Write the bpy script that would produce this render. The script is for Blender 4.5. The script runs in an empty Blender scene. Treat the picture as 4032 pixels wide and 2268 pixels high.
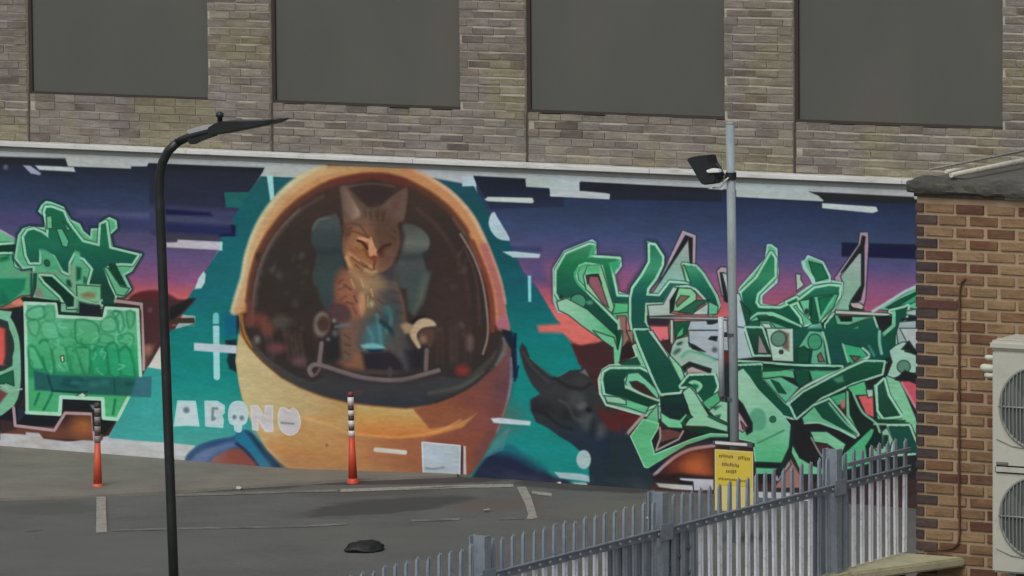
import bpy, bmesh, math, random
import numpy as np
from mathutils import Vector, Matrix
SC = bpy.context.scene
COL = SC.collection
IMW, IMH = 4032, 2268
# ------------------------------------------------------------------ camera (metres; wall front is the plane y = 0)
F_PX, YAW, PITCH, ROLL, DIST = 24913.7, math.radians(30.797), math.radians(5.9548), math.radians(-.4733), 56.622
_bk = np.array([math.sin(YAW) * math.cos(PITCH), -math.cos(YAW) * math.cos(PITCH), math.sin(PITCH)])
CAM = DIST * _bk + np.array([0, 0, 1.70]); FW = -_bk
_r = np.cross(FW, [0, 0, 1.]); _r /= np.linalg.norm(_r); _u = np.cross(_r, FW)
RT = math.cos(ROLL) * _r + math.sin(ROLL) * _u; UP = -math.sin(ROLL) * _r + math.cos(ROLL) * _u
def project(P_):
    v = np.atleast_2d(P_) - CAM; z = v @ FW
    return np.stack([IMW / 2 + F_PX * (v @ RT) / z, IMH / 2 - F_PX * (v @ UP) / z, z], 1)
def ray(x, y): return FW + RT * (x - IMW / 2) / F_PX - UP * (y - IMH / 2) / F_PX
def on_y(x, y, Y): k = ray(x, y); return CAM + k * (Y - CAM[1]) / k[1]
def on_x(x, y, X): k = ray(x, y); return CAM + k * (X - CAM[0]) / k[0]
def on_z(x, y, Z): k = ray(x, y); return CAM + k * (Z - CAM[2]) / k[2]
cam_d = bpy.data.cameras.new('camera'); cam = bpy.data.objects.new('camera', cam_d); COL.objects.link(cam)
cam_d.sensor_width = 36; cam_d.lens = F_PX / IMW * 36; cam_d.clip_start = .5; cam_d.clip_end = 2000
cam.matrix_world = Matrix(((RT[0], UP[0], -FW[0], CAM[0]), (RT[1], UP[1], -FW[1], CAM[1]), (RT[2], UP[2], -FW[2], CAM[2]), (0, 0, 0, 1)))
SC.camera = cam
# ------------------------------------------------------------------ overcast daylight
EXPO = 0.0
SUN_EL, SUN_AZ = math.radians(52), math.atan2(.15, -.98)
w = bpy.data.worlds.new('World'); SC.world = w; w.use_nodes = True
nt = w.node_tree; nt.nodes.clear()
sk = nt.nodes.new('ShaderNodeTexSky'); sk.sky_type = 'NISHITA'; sk.sun_disc = False
sk.sun_elevation = SUN_EL; sk.sun_rotation = SUN_AZ; sk.air_density = 1.4; sk.dust_density = 4.0; sk.ozone_density = 1.0
hs = nt.nodes.new('ShaderNodeHueSaturation'); hs.inputs['Saturation'].default_value = .28
bg = nt.nodes.new('ShaderNodeBackground'); bg.inputs['Strength'].default_value = .10
wo = nt.nodes.new('ShaderNodeOutputWorld')
nt.links.new(sk.outputs[0], hs.inputs['Color']); nt.links.new(hs.outputs[0], bg.inputs['Color']); nt.links.new(bg.outputs[0], wo.inputs['Surface'])
sl = bpy.data.lights.new('sun', 'SUN'); sl.energy = .9; sl.angle = math.radians(25); sl.color = (1.0, .97, .93)
so = bpy.data.objects.new('sun', sl); COL.objects.link(so)
_sd = Vector((math.sin(SUN_AZ) * math.cos(SUN_EL), math.cos(SUN_AZ) * math.cos(SUN_EL), math.sin(SUN_EL)))
so.rotation_euler = (-_sd).to_track_quat('-Z', 'Y').to_euler(); so.location = _sd * 60
vs = SC.view_settings; SC.display_settings.display_device = 'sRGB'
vs.view_transform = 'Standard'; vs.look = 'None'; vs.exposure = EXPO; vs.gamma = 1; vs.use_curve_mapping = False
KW = .675     # light that a wall facing the camera gives back at albedo 1
KG = .95     # the same for level ground
# ------------------------------------------------------------------ helpers
def lin(c): return tuple((v / 12.92 if v <= .04045 else ((v + .055) / 1.055) ** 2.4) for v in (q / 255 for q in c))
def alb(c, k=None):
    k = k or KW
    return tuple(min(.85, v / k) for v in lin(c)) + (1,)

def node_mat(name, rough=.8, metal=0.):
    m = bpy.data.materials.new(name); m.use_nodes = True; n = m.node_tree
    b = n.nodes['Principled BSDF']; b.inputs['Roughness'].default_value = rough; b.inputs['Metallic'].default_value = metal
    return m, n, b
def N(n, t, **kw):
    x = n.nodes.new(t)
    for k, v in kw.items(): setattr(x, k, v)
    return x
def noise(n, scale, det=4, rough=.6, vec=None, stretch=None):
    x = N(n, 'ShaderNodeTexNoise'); x.inputs['Scale'].default_value = scale; x.inputs['Detail'].default_value = det; x.inputs['Roughness'].default_value = rough
    g = N(n, 'ShaderNodeNewGeometry'); src = g.outputs['Position']
    if stretch:
        mp = N(n, 'ShaderNodeVectorMath', operation='MULTIPLY'); mp.inputs[1].default_value = stretch
        n.links.new(src, mp.inputs[0]); src = mp.outputs[0]
    n.links.new(src, x.inputs['Vector'])
    return x.outputs['Fac']
def ramp(n, fac, stops, interp='LINEAR'):
    r = N(n, 'ShaderNodeValToRGB'); e = r.color_ramp; e.interpolation = interp
    while len(e.elements) < len(stops): e.elements.new(.5)
    for q, (p, c) in zip(e.elements, stops): q.position = p; q.color = c if len(c) == 4 else tuple(c) + (1,)
    n.links.new(fac, r.inputs[0]); return r.outputs[0]
def mix(n, fac, a, b, mode='MIX'):
    m = N(n, 'ShaderNodeMixRGB', blend_type=mode)
    for i, v in ((0, fac), (1, a), (2, b)):
        if hasattr(v, 'is_linked') or hasattr(v, 'links'): n.links.new(v, m.inputs[i])
        else: m.inputs[i].default_value = v
    return m.outputs[0]
def bump(n, b, fac, st, dist=.01):
    x = N(n, 'ShaderNodeBump'); x.inputs['Strength'].default_value = st; x.inputs['Distance'].default_value = dist
    n.links.new(fac, x.inputs['Height']); n.links.new(x.outputs[0], b.inputs['Normal'])
def gray(v): return (v, v, v, 1)
def plain(name, c, rough=.7, metal=0., var=.15, scale=6., k=None, bmp=.0, fine=60., stretch=None, dirt=None):
    """one paint or metal: base colour with soft blotches, fine grain and optional dirt colour"""
    m, n, b = node_mat(name, rough, metal); a = alb(c, k)
    f = noise(n, scale, 5, .65, stretch=stretch)
    c1 = ramp(n, f, [(.3, tuple(v * (1 - var) for v in a[:3])), (.7, tuple(min(.9, v * (1 + var)) for v in a[:3]))])
    f2 = noise(n, fine, 3, .6)
    c1 = mix(n, .35, c1, mix(n, 1., c1, ramp(n, f2, [(.3, gray(1 - var)), (.7, gray(1 + var))]), 'MULTIPLY'))
    if dirt:
        f3 = noise(n, scale * 2.3, 6, .7, stretch=stretch)
        c1 = mix(n, ramp(n, f3, [(.52, gray(0)), (.72, gray(.7))]), c1, alb(dirt, k))
    n.links.new(c1, b.inputs['Base Color'])
    if bmp: bump(n, b, f2, bmp)
    return m

class MB:
    def __init__(s): s.v = []; s.f = []
    def quadbox(s, c8):
        i = len(s.v); s.v += [tuple(p) for p in c8]
        s.f += [(i, i + 3, i + 2, i + 1), (i + 4, i + 5, i + 6, i + 7), (i, i + 1, i + 5, i + 4), (i + 1, i + 2, i + 6, i + 5), (i + 2, i + 3, i + 7, i + 6), (i + 3, i, i + 4, i + 7)]
        return s
    def box(s, x0, x1, y0, y1, z0, z1):
        return s.quadbox([(x0, y0, z0), (x1, y0, z0), (x1, y1, z0), (x0, y1, z0), (x0, y0, z1), (x1, y0, z1), (x1, y1, z1), (x0, y1, z1)])
    def tube(s, pts, r, n=10, cap=True):
        P_ = [Vector(p) for p in pts]; R_ = r if hasattr(r, '__len__') else [r] * len(P_); i0 = len(s.v)
        for k, p in enumerate(P_):
            t = (P_[min(k + 1, len(P_) - 1)] - P_[max(k - 1, 0)]).normalized()
            u = t.cross(Vector((0, 1, 0)) if abs(t.y) < .9 else Vector((1, 0, 0))).normalized(); v = t.cross(u)
            for q in range(n):
                a = q / n * 2 * math.pi; s.v.append(tuple(p + (u * math.cos(a) + v * math.sin(a)) * R_[k]))
        for k in range(len(P_) - 1):
            for q in range(n):
                a, b = i0 + k * n + q, i0 + k * n + (q + 1) % n; s.f.append((a, b, b + n, a + n))
        if cap: s.f.append(tuple(range(i0 + n - 1, i0 - 1, -1))); s.f.append(tuple(range(i0 + (len(P_) - 1) * n, i0 + len(P_) * n)))
        return s
    def lathe(s, cx, cy, prof, n=20):
        return s.tube([(cx, cy, z) for z, r in prof], [r for z, r in prof], n)
    def prism(s, pts, off):
        """closed outline (3-D points) pushed along off"""
        i = len(s.v); n = len(pts); o = Vector(off)
        s.v += [tuple(p) for p in pts] + [tuple(Vector(p) + o) for p in pts]
        s.f.append(tuple(range(i, i + n))); s.f.append(tuple(range(i + 2 * n - 1, i + n - 1, -1)))
        for k in range(n): s.f.append((i + k, i + n + k, i + n + (k + 1) % n, i + (k + 1) % n))
        return s
    def poly(s, pts):
        i = len(s.v); s.v += [tuple(p) for p in pts]; s.f.append(tuple(range(i, i + len(pts)))); return s
    def mesh(s, name, mat, base=(0, 0, 0), bevel=0., shade=False):
        me = bpy.data.meshes.new(name); me.from_pydata([(v[0] - base[0], v[1] - base[1], v[2] - base[2]) for v in s.v], [], s.f); me.update()
        bm = bmesh.new(); bm.from_mesh(me)
        bmesh.ops.recalc_face_normals(bm, faces=bm.faces)
        if bevel: bmesh.ops.bevel(bm, geom=list(bm.edges), offset=bevel, segments=2, affect='EDGES', clamp_overlap=True)
        bm.to_mesh(me); bm.free()
        if shade:
            me.polygons.foreach_set('use_smooth', [len(p.vertices) <= 4 for p in me.polygons])
        me.materials.append(mat); return me
    def part(s, name, mat, parent=None, bevel=0., shade=False, label=None, kind=None):
        base = parent.get('base', (0, 0, 0)) if parent else (0, 0, 0)
        o = bpy.data.objects.new(name, s.mesh(name, mat, base, bevel, shade)); COL.objects.link(o)
        if parent: o.parent = parent; o['base'] = list(base)
        if label: o['label'] = label
        if kind: o['kind'] = kind
        return o
def thing(name, loc, label, cat, group=None):
    o = bpy.data.objects.new(name, None); COL.objects.link(o); o.location = loc; o.empty_display_size = .1
    o['base'] = [float(v) for v in loc]; o['label'] = label; o['category'] = cat
    if group: o['group'] = group
    return o
def tag(o, label, cat, group=None):
    o['label'] = label; o['category'] = cat
    if group: o['group'] = group
    return o
def place(name, me, parent, loc, scale=(1, 1, 1), rot=(0, 0, 0)):
    o = bpy.data.objects.new(name, me); COL.objects.link(o); b = parent['base']
    o.location = (loc[0] - b[0], loc[1] - b[1], loc[2] - b[2]); o.scale = scale; o.rotation_euler = rot; o.parent = parent
    return o
RND = random.Random(11)
def gz(x): return float(np.interp(x, [-7, -4.4, -2.4, -.9, -.2, 20], [-.075, -.085, -.10, -.045, -.03, -.035]))
def gnd(px, py, up=0.):
    p = on_z(px, py, -.05)
    for _ in range(6): p = on_z(px, py, gz(p[0]) + up)
    return p
# ------------------------------------------------------------------ the painted wall: a flat print worked out in numpy
# Shapes are traced in photograph pixels, carried onto the wall plane (metres) and filled there.
RES = 230.0
MX0, MX1, MZ0, MZ1 = -7.6, 8.6, -0.10, 2.86
MW, MH = int((MX1 - MX0) * RES), int((MZ1 - MZ0) * RES)
_gx, _gz = np.meshgrid(MX0 + (np.arange(MW) + .5) / RES, MZ1 - (np.arange(MH) + .5) / RES)
_pr = project(np.stack([_gx.ravel(), np.zeros(MW * MH), _gz.ravel()], 1))
PX = _pr[:, 0].reshape(MH, MW).astype(np.float32)
PY = _pr[:, 1].reshape(MH, MW).astype(np.float32)
CV = np.zeros((MH, MW, 3), np.float32)

def mbox(pts, m):
    p = np.array([on_y(x, y, 0.) for x, y in ((pts[:, 0].min() - m, pts[:, 1].min() - m), (pts[:, 0].max() + m, pts[:, 1].max() + m),
                                              (pts[:, 0].min() - m, pts[:, 1].max() + m), (pts[:, 0].max() + m, pts[:, 1].min() - m))])
    i0 = max(0, int((p[:, 0].min() - MX0) * RES)); i1 = min(MW, int((p[:, 0].max() - MX0) * RES) + 2)
    j0 = max(0, int((MZ1 - p[:, 2].max()) * RES)); j1 = min(MH, int((MZ1 - p[:, 2].min()) * RES) + 2)
    return slice(j0, j1), slice(i0, i1)

def dist(pts, X, Y, closed):
    d = np.full(X.shape, 1e9, np.float32); ins = np.zeros(X.shape, bool); n = len(pts)
    for i in range(n if closed else n - 1):
        ax, ay = pts[i]; bx, by = pts[(i + 1) % n]
        vx, vy = bx - ax, by - ay; L = vx * vx + vy * vy + 1e-9
        wx, wy = X - ax, Y - ay
        t = np.clip((wx * vx + wy * vy) / L, 0, 1)
        d = np.minimum(d, (wx - t * vx) ** 2 + (wy - t * vy) ** 2)
        if closed and ay != by:
            ins ^= ((ay > Y) != (by > Y)) & (X < (bx - ax) * (Y - ay) / (by - ay) + ax)
    return np.sqrt(d), ins

def smooth(pts, closed, n=4):
    P = np.array(pts, float); N = len(P); out = []
    for i in range(N if closed else N - 1):
        g = (lambda k: P[k % N]) if closed else (lambda k: P[min(max(k, 0), N - 1)])
        a, b, c, d = g(i - 1), g(i), g(i + 1), g(i + 2)
        for t in np.arange(n) / n:
            out.append(.5 * (2 * b + (c - a) * t + (2 * a - 5 * b + 4 * c - d) * t * t + (3 * b - a - 3 * c + d) * t ** 3))
    if not closed: out.append(P[-1])
    return np.array(out)

FR = None
def frame(ox, oy, s):
    global FR; FR = (ox, oy, s)
def tr(pts): return np.array([(FR[0] + x / FR[2], FR[1] + y / FR[2]) for x, y in pts], float)

def lay(sl, a, col):
    X, Y = PX[sl], PY[sl]
    c = col(X, Y) if callable(col) else np.array(col, np.float32)
    CV[sl] += a[..., None] * (c - CV[sl])

KEY = False   # graffiti pieces get a thin dark key line
def P(pts, col, b=2.5, sm=0, a=1., line=None, lw=0):
    """filled shape; b edge softness, sm curve subdivisions, line/lw outline colour and width (photo pixels)"""
    p = tr(pts)
    if sm: p = smooth(p, True, sm)
    sl = mbox(p, b + lw + 2); X, Y = PX[sl], PY[sl]
    d, i = dist(p, X, Y, True); s = np.where(i, d, -d)
    lay(sl, a * np.clip(.5 + s / (2 * b), 0, 1), col)
    if line is not None: lay(sl, a * np.clip((lw / 2 - d) / 2.5 + .5, 0, 1), line)
    elif KEY and b < 5:
        c_m = col(X, Y)[i].mean(0) if callable(col) and i.any() else np.array(col if not callable(col) else (0, 0, 0), float)
        big = i.sum() > 1500 and c_m[1] - c_m[0] > 36 and c_m.sum() < 300
        if big:
            out = np.where(i, 99., d)
            lay(sl, a * .55 * np.clip((13 - out) / 3. + .5, 0, 1) * (out > 9), (20, 40, 36)); lay(sl, a * .9 * np.clip((9 - out) / 3. + .5, 0, 1) * (~i), (150, 198, 174))
        else: lay(sl, a * .62 * np.clip((2.6 - d) / 3.2 + .5, 0, 1), (22, 38, 36))

def S(pts, w, col, b=2., sm=4, a=1., closed=False):
    p = tr(pts)
    if sm: p = smooth(p, closed, sm)
    sl = mbox(p, w + b + 2); X, Y = PX[sl], PY[sl]
    d, _ = dist(p, X, Y, closed)
    lay(sl, a * np.clip((w / 2 - d) / (2 * b) + .5, 0, 1), col)

def O(x, y, rx, ry, col, b=2.5, a=1., rot=0.):
    t = np.arange(24) / 24 * 2 * math.pi; c, s = math.cos(rot), math.sin(rot)
    P([(x + rx * math.cos(q) * c - ry * math.sin(q) * s, y + rx * math.cos(q) * s + ry * math.sin(q) * c) for q in t], col, b, 0, a)

def G(*st):
    """vertical ramp in photo pixels with the wall's own slope: (y, colour) pairs measured at x = xr"""
    sl, xr, st = st[0], st[1], st[2:]
    ys = np.array([q[0] for q in st], np.float32); cs = np.array([q[1] for q in st], np.float32)
    def f(X, Y):
        v = Y - sl * (X - xr)
        return np.stack([np.interp(v, ys, cs[:, k]) for k in range(3)], -1).astype(np.float32)
    return f
def H(*st):
    xs = np.array([q[0] for q in st], np.float32); cs = np.array([q[1] for q in st], np.float32)
    return lambda X, Y: np.stack([np.interp(X, xs, cs[:, k]) for k in range(3)], -1).astype(np.float32)

_rs = np.random.RandomState(7)
def vnoise(w, h, cx, cy):
    """smooth value noise, cells cx by cy"""
    g = _rs.rand(int(h / cy) + 3, int(w / cx) + 3).astype(np.float32)
    y = np.arange(h) / cy; x = np.arange(w) / cx
    yi = y.astype(int); xi = x.astype(int); fy = (y - yi)[:, None]; fx = (x - xi)[None]
    fy = fy * fy * (3 - 2 * fy); fx = fx * fx * (3 - 2 * fx)
    a = g[yi][:, xi]; b_ = g[yi][:, xi + 1]; c = g[yi + 1][:, xi]; d = g[yi + 1][:, xi + 1]
    return (a * (1 - fx) + b_ * fx) * (1 - fy) + (c * (1 - fx) + d * fx) * fy

G1, G2, G3, G4, G5 = (22, 78, 60), (28, 102, 74), (72, 152, 112), (118, 180, 148), (156, 190, 174)
DG, BK, PK, LV, WH, PV = (14, 56, 44), (34, 34, 38), (192, 102, 100), (168, 152, 164), (172, 180, 182), (142, 198, 202)
BR, MR, TL = (78, 52, 50), (66, 40, 44), (24, 126, 122)
frame(0, 0, 1)
# ---- ground coat and the two painted skies
lay((slice(0, MH), slice(0, MW)), np.ones((MH, MW), np.float32), (168, 174, 176))
P([(-2000, 618), (0, 618), (257, 628), (268, 655), (515, 664), (517, 655), (578, 655), (585, 642), (1040, 662), (985, 760), (860, 985), (670, 1330), (520, 1560), (428, 1715), (250, 1742), (-2000, 1640)],
  G(.045, 300, (660, (36, 42, 56)), (760, (46, 58, 84)), (870, (66, 72, 108)), (930, (80, 76, 108)), (1000, (98, 84, 124)), (1080, (130, 84, 122)), (1140, (176, 94, 98)), (1205, (204, 132, 112)), (1240, (96, 50, 50)), (1350, (66, 44, 50)), (1600, (52, 38, 42)), (1740, (70, 42, 36))))
P([(1865, 692), (3700, 790), (7000, 960), (7000, 2330), (3700, 2030), (3620, 2100), (2340, 1960), (2000, 1300)],
  G(.05, 2900, (735, (34, 38, 52)), (800, (42, 54, 82)), (940, (60, 74, 106)), (1030, (84, 80, 120)), (1090, (124, 84, 124)), (1170, (146, 84, 112)), (1240, (186, 98, 104)), (1300, (204, 112, 104)), (1345, (200, 112, 104)), (1375, (92, 44, 46)), (1500, (74, 42, 44)), (1700, (62, 40, 42)), (1900, (72, 44, 36))))
frame(0, 560, 3.623)
P([(-3000, 60), (0, 205), (930, 232), (950, 320), (0, 310), (-3000, 200)], (36, 38, 44), 5)
O(80, 355, 32, 36, (92, 98, 112), 6)
P([(325, 328), (430, 335), (590, 440), (570, 470), (440, 445)], (150, 152, 172), 3)
P([(500, 330), (1050, 355), (1078, 425), (560, 395)], (178, 186, 190), 3)
P([(560, 410), (1060, 435), (1040, 490), (620, 460)], (34, 40, 48), 8, a=.7)
P([(0, 1010), (640, 1030), (640, 1165), (0, 1165)], (74, 66, 104), 10, a=.8)
P([(1100, 1050), (2230, 1100), (2230, 1270), (1100, 1240)], (56, 58, 98), 12, a=.8)
P([(1100, 960), (2230, 1010), (2230, 1090), (1100, 1045)], (84, 86, 118), 10, a=.6)
# dark block right of the lamp, with its stepped edge against the teal
frame(0, 0, 1)
P([(880, 740), (1100, 700), (1100, 960), (860, 960)], (24, 90, 98), 3)
frame(600, 560, 3.623)
P([(-40, 320), (1590, 370), (1540, 480), (1370, 716), (1030, 716), (1050, 915), (1250, 930), (1120, 1130), (1180, 1190), (1180, 1345), (990, 1345), (960, 1400), (190, 1400), (-40, 1300)], G(.045, 700, (660, (38, 42, 54)), (800, (42, 46, 66)), (830, (62, 64, 96)), (900, (60, 62, 92)), (940, (62, 58, 78))))
P([(-40, 320), (1590, 368), (1560, 430), (-40, 385)], (30, 34, 42), 8, a=.8)
P([(180, 950), (820, 1000), (860, 1050), (180, 1040)], (26, 28, 66), 6)
P([(180, 1040), (1150, 1120), (1150, 1170), (180, 1130)], (66, 72, 98), 8)
P([(180, 1150), (1180, 1200), (1170, 1340), (900, 1330), (180, 1290)], (38, 42, 82), 10)
P([(1120, 1180), (1185, 1190), (1180, 1340), (930, 1340), (960, 1310), (1130, 1300)], (16, 28, 58), 5)
P([(180, 1290), (960, 1330), (960, 1400), (180, 1420)], (62, 62, 76), 8, a=.8)
# ---- teal field left of the helmet
frame(0, 0, 1)
tealf = G(.0, 900, (690, (36, 84, 92)), (800, (26, 92, 96)), (950, (24, 96, 106)), (1150, (24, 104, 110)), (1300, (20, 120, 116)), (1500, (22, 126, 122)), (1620, (50, 144, 138)), (1760, (74, 150, 148)))
P([(1026, 694), (1500, 712), (1500, 1870), (780, 1822), (766, 1752), (642, 1740), (428, 1722), (505, 1565), (582, 1445), (640, 1370), (670, 1300), (768, 1272), (768, 1244), (697, 1236), (745, 1165), (862, 985), (875, 932), (1008, 931), (1008, 886), (985, 868), (945, 820), (890, 816), (884, 760), (978, 758)], tealf, 2.5)
P([(884, 757), (982, 757), (950, 812), (890, 812)], (36, 98, 96), 3, a=.7)
S([(690, 1236), (768, 1246)], 5, (120, 160, 140), 2, 0, .6)
P([(679, 1252), (765, 1250), (768, 1272), (672, 1272)], (60, 54, 44), 3)
S([(680, 1280), (765, 1282)], 5, (120, 150, 120), 2, 0, .5)
P([(428, 1722), (505, 1565), (582, 1440), (642, 1440), (642, 1745)], (62, 150, 146), 4, a=.8)
# hills, white corner
frame(0, 900, 3.623)
P([(1820, 1040), (1960, 920), (2180, 880), (2330, 910), (2560, 1010), (2780, 1010), (2560, 1240), (2300, 1400), (2230, 1700), (1900, 1900), (1800, 1500)], (72, 46, 50), 6, 3)
P([(1820, 1050), (1960, 925), (2180, 885), (2330, 915), (2480, 990), (2300, 1010), (2080, 990)], (92, 38, 42), 10, 3, .8)
P([(2420, 1120), (2700, 1000), (2790, 990), (2570, 1230), (2400, 1330)], (34, 34, 34), 6)
O(2140, 1160, 20, 26, (120, 82, 84), 10)
frame(0, 1180, 2.337)
P([(1490, 400), (1360, 620), (1490, 640)], (186, 186, 182), 3)
P([(1310, 420), (1440, 400), (1330, 640), (1290, 560)], (96, 66, 62), 8)
O(1360, 460, 30, 40, (150, 110, 100), 14)
# lower left: base strip, brown fire field
P([(0, 1080), (980, 1080), (940, 1300), (0, 1240)], G(.05, 300, (1640, (50, 36, 38)), (1700, (104, 66, 54)), (1740, (90, 56, 46))), 3)
O(770, 1150, 90, 70, (176, 112, 62), 40, .9)
P([(-3500, 1090), (-3500, 1760), (0, 1760), (0, 1225), (235, 1238), (240, 1215), (360, 1225), (400, 1275), (600, 1300), (860, 1310), (940, 1290), (1500, 1310), (1790, 1360), (1700, 1760)], (176, 178, 180), 3)
# ---- left graffiti
KEY = True
frame(0, 900, 3.623)
P([(-1500, 0), (0, 20), (240, 160), (180, 250), (0, 330), (-1500, 330)], (100, 170, 132), 3, line=(150, 150, 158), lw=9)
P([(-1500, 330), (0, 335), (220, 330), (500, 560), (480, 950), (300, 960), (40, 1110), (-1500, 1110)], (82, 160, 122), 3)
P([(-900, 300), (200, 220), (260, 240), (320, 420), (320, 560), (240, 520), (210, 330), (-900, 340)], DG, 4)
P([(0, 410), (130, 370), (130, 440), (0, 470)], (18, 96, 68), 8)
P([(-900, 700), (370, 710), (350, 860), (200, 1010), (60, 1080), (-900, 1100)], (30, 122, 90), 5)
P([(0, 880), (60, 900), (150, 1070), (0, 1090)], (24, 100, 76), 10, a=.7)
out_l = [(270, 100), (330, 10), (420, -20), (650, 0), (640, -180), (560, -250), (600, -330), (660, -380), (720, -370), (800, -340), (900, -300), (1000, -120), (1130, -60), (1180, 40), (1300, 140), (1310, 10), (1420, 10), (1470, -40), (1480, -110), (1560, -150), (1650, -110), (1660, -10), (1560, 80), (1600, 280), (2010, 370), (1870, 600), (1760, 660), (1860, 860), (1760, 960), (1650, 960), (1640, 1090), (1100, 1200), (860, 1180), (830, 1040), (480, 960), (480, 540), (330, 560), (220, 420)]
S(out_l, 26, (22, 50, 52), 6, 0, .85, True)
P(out_l, (90, 166, 128), 3, line=(132, 184, 162), lw=9)
P([(340, 120), (400, 30), (480, 10), (600, 60), (690, 130), (690, -20), (640, -230), (660, -300), (740, -300), (900, -240), (960, -100), (1060, 40), (1180, 190), (1420, 250), (1440, -60), (1510, -90), (1560, 280), (1960, 380), (1880, 500), (1740, 490), (1610, 500), (1480, 560), (1560, 800), (1640, 960), (1640, 1090), (1440, 1080), (1440, 800), (1270, 790), (1330, 570), (1200, 420), (1140, 400), (1060, 330), (980, 480), (980, 640), (900, 600), (780, 380), (560, 300), (560, 480), (430, 480), (380, 380)], G(0, 0, (880, (26, 100, 74)), (960, (30, 108, 82)), (1040, (24, 88, 74)), (1130, (26, 68, 56))), 3.5)
P([(660, -170), (740, -190), (750, 0), (670, 0)], (108, 176, 140), 4)
P([(800, 0), (890, 0), (985, 180), (960, 270), (890, 250)], (88, 172, 136), 4)
P([(890, -110), (1010, 10), (960, 30)], (98, 168, 138), 4)
P([(560, 290), (640, 300), (780, 390), (880, 590), (820, 600), (620, 560), (600, 420)], (78, 160, 122), 5)
O(670, 490, 36, 46, (26, 96, 70), 4, rot=-.5)
P([(1640, 500), (1800, 820), (1700, 790), (1560, 560), (1560, 510)], (14, 66, 46), 4)
P([(1480, 540), (1540, 560), (1720, 820), (1850, 850), (1770, 960), (1660, 940)], (98, 176, 138), 4)
P([(580, 670), (740, 680), (1060, 980), (1060, 1110), (960, 1120), (860, 960), (640, 760)], DG, 4)
P([(480, 640), (520, 640), (510, 840), (470, 960)], (14, 84, 58), 3)
P([(540, 800), (600, 900), (620, 980), (500, 980)], (130, 128, 118), 6)
S([(100, 620), (500, 620), (860, 650), (960, 690)], 7, (120, 138, 118), 2, 3, .7)
O(990, 780, 40, 60, (20, 76, 54), 5, rot=-.5)
P([(1070, 310), (1140, 340), (1150, 500), (1090, 560), (1060, 480)], (92, 168, 132), 5)
P([(1090, 540), (1160, 560), (1150, 720), (1090, 740)], (24, 82, 54), 6)
P([(1190, 680), (1230, 700), (1230, 780), (1190, 780)], (32, 84, 60), 5)
P([(980, 490), (1060, 540), (1080, 760), (1100, 1160), (1050, 1160), (1060, 960), (980, 640)], (126, 160, 132), 5, a=.8)
P([(1090, 800), (1440, 820), (1440, 1030), (1380, 1060), (1100, 980)], (112, 176, 134), 4)
P([(1150, 940), (1240, 900), (1360, 920), (1350, 990), (1200, 980)], (126, 116, 84), 8)
S([(1090, 980), (1240, 1030), (1380, 1070), (1450, 1020)], 9, (140, 180, 152), 3)
P([(1130, 1040), (1260, 1070), (1430, 1090), (1460, 1240), (1120, 1210)], (30, 36, 42), 5)
P([(860, 1060), (940, 1060), (950, 1150), (1100, 1150), (1100, 1200), (860, 1200)], (116, 170, 148), 4)
P([(820, 1050), (860, 1050), (860, 1190), (1460, 1240), (1480, 1080), (1660, 1080), (1660, 1110), (1490, 1110), (1480, 1260), (820, 1225)], DG, 3)
P([(300, 990), (340, 975), (840, 1030), (830, 1060), (330, 1030)], (18, 44, 38), 3)
P([(1660, 1000), (2040, 1050), (2040, 1110), (1980, 1100), (1660, 1080)], (164, 136, 134), 4)
P([(1650, 1060), (2010, 1090), (2000, 1140), (1650, 1110)], (58, 44, 48), 3)
# rounded form at the left edge
frame(0, 1180, 2.337)
P([(-400, 80), (60, 90), (210, 60), (240, 500), (210, 900), (160, 1000), (-400, 1100)], (30, 38, 42), 4)
P([(-1200, 100), (0, 90), (100, 160), (175, 330), (195, 560), (190, 800), (140, 960), (0, 1070), (-1200, 1100)], (118, 176, 146), 3, 3)
P([(-600, 170), (0, 180), (80, 270), (125, 400), (110, 520), (40, 640), (-600, 740)], (46, 56, 54), 4, 3)
P([(-600, 220), (0, 250), (50, 330), (60, 480), (30, 580), (0, 600), (-600, 600)], H((0, (200, 90, 84)), (12, (196, 92, 86)), (26, (110, 48, 46))), 6, 3)
P([(0, 700), (120, 650), (130, 790), (50, 760), (0, 800)], (28, 96, 72), 4)
P([(-300, 830), (0, 820), (70, 860), (0, 950), (-300, 990)], (110, 70, 68), 5)
S([(-20, 790), (40, 790), (90, 830), (200, 820)], 7, (150, 180, 170), 2)
P([(-400, 1000), (0, 1080), (140, 970), (240, 1040), (560, 1060), (500, 1160), (150, 1160), (-400, 1300)], (28, 30, 36), 3)
P([(0, 1100), (120, 1120), (150, 1190), (0, 1230)], (60, 44, 46), 5)
S([(125, 990), (140, 1155), (500, 1200), (600, 1040), (850, 1050), (870, 1290)], 12, (166, 144, 150), 2, 0)
P([(160, 990), (245, 1000), (250, 1040), (160, 1140)], (38, 48, 62), 4)
P([(570, 900), (960, 900), (960, 1090), (1060, 1110), (960, 1240), (860, 1200), (850, 1030), (590, 1010)], (28, 30, 32), 3)
blk = [(230, 30), (510, 40), (525, 150), (955, 175), (975, 75), (1265, 90), (1295, 730), (1300, 780), (1190, 880), (1080, 1095), (950, 1085), (945, 910), (560, 890), (550, 1050), (250, 1035), (240, 500)]
S([(1060, 10), (1300, 40), (1320, 500), (1320, 640)], 12, (164, 144, 144), 2, 0)
S([(1290, 100), (1300, 700)], 8, (60, 50, 52), 3, 0)
P(blk, G(0, 0, (1190, (98, 168, 134)), (1300, (92, 172, 128)), (1400, (60, 158, 106)), (1480, (40, 134, 96)), (1500, (70, 160, 110)), (1640, (72, 164, 112))), 3, line=(162, 204, 182), lw=13)
P([(840, 440), (1240, 430), (1250, 700), (840, 690)], (34, 140, 100), 10, a=.8)
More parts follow.
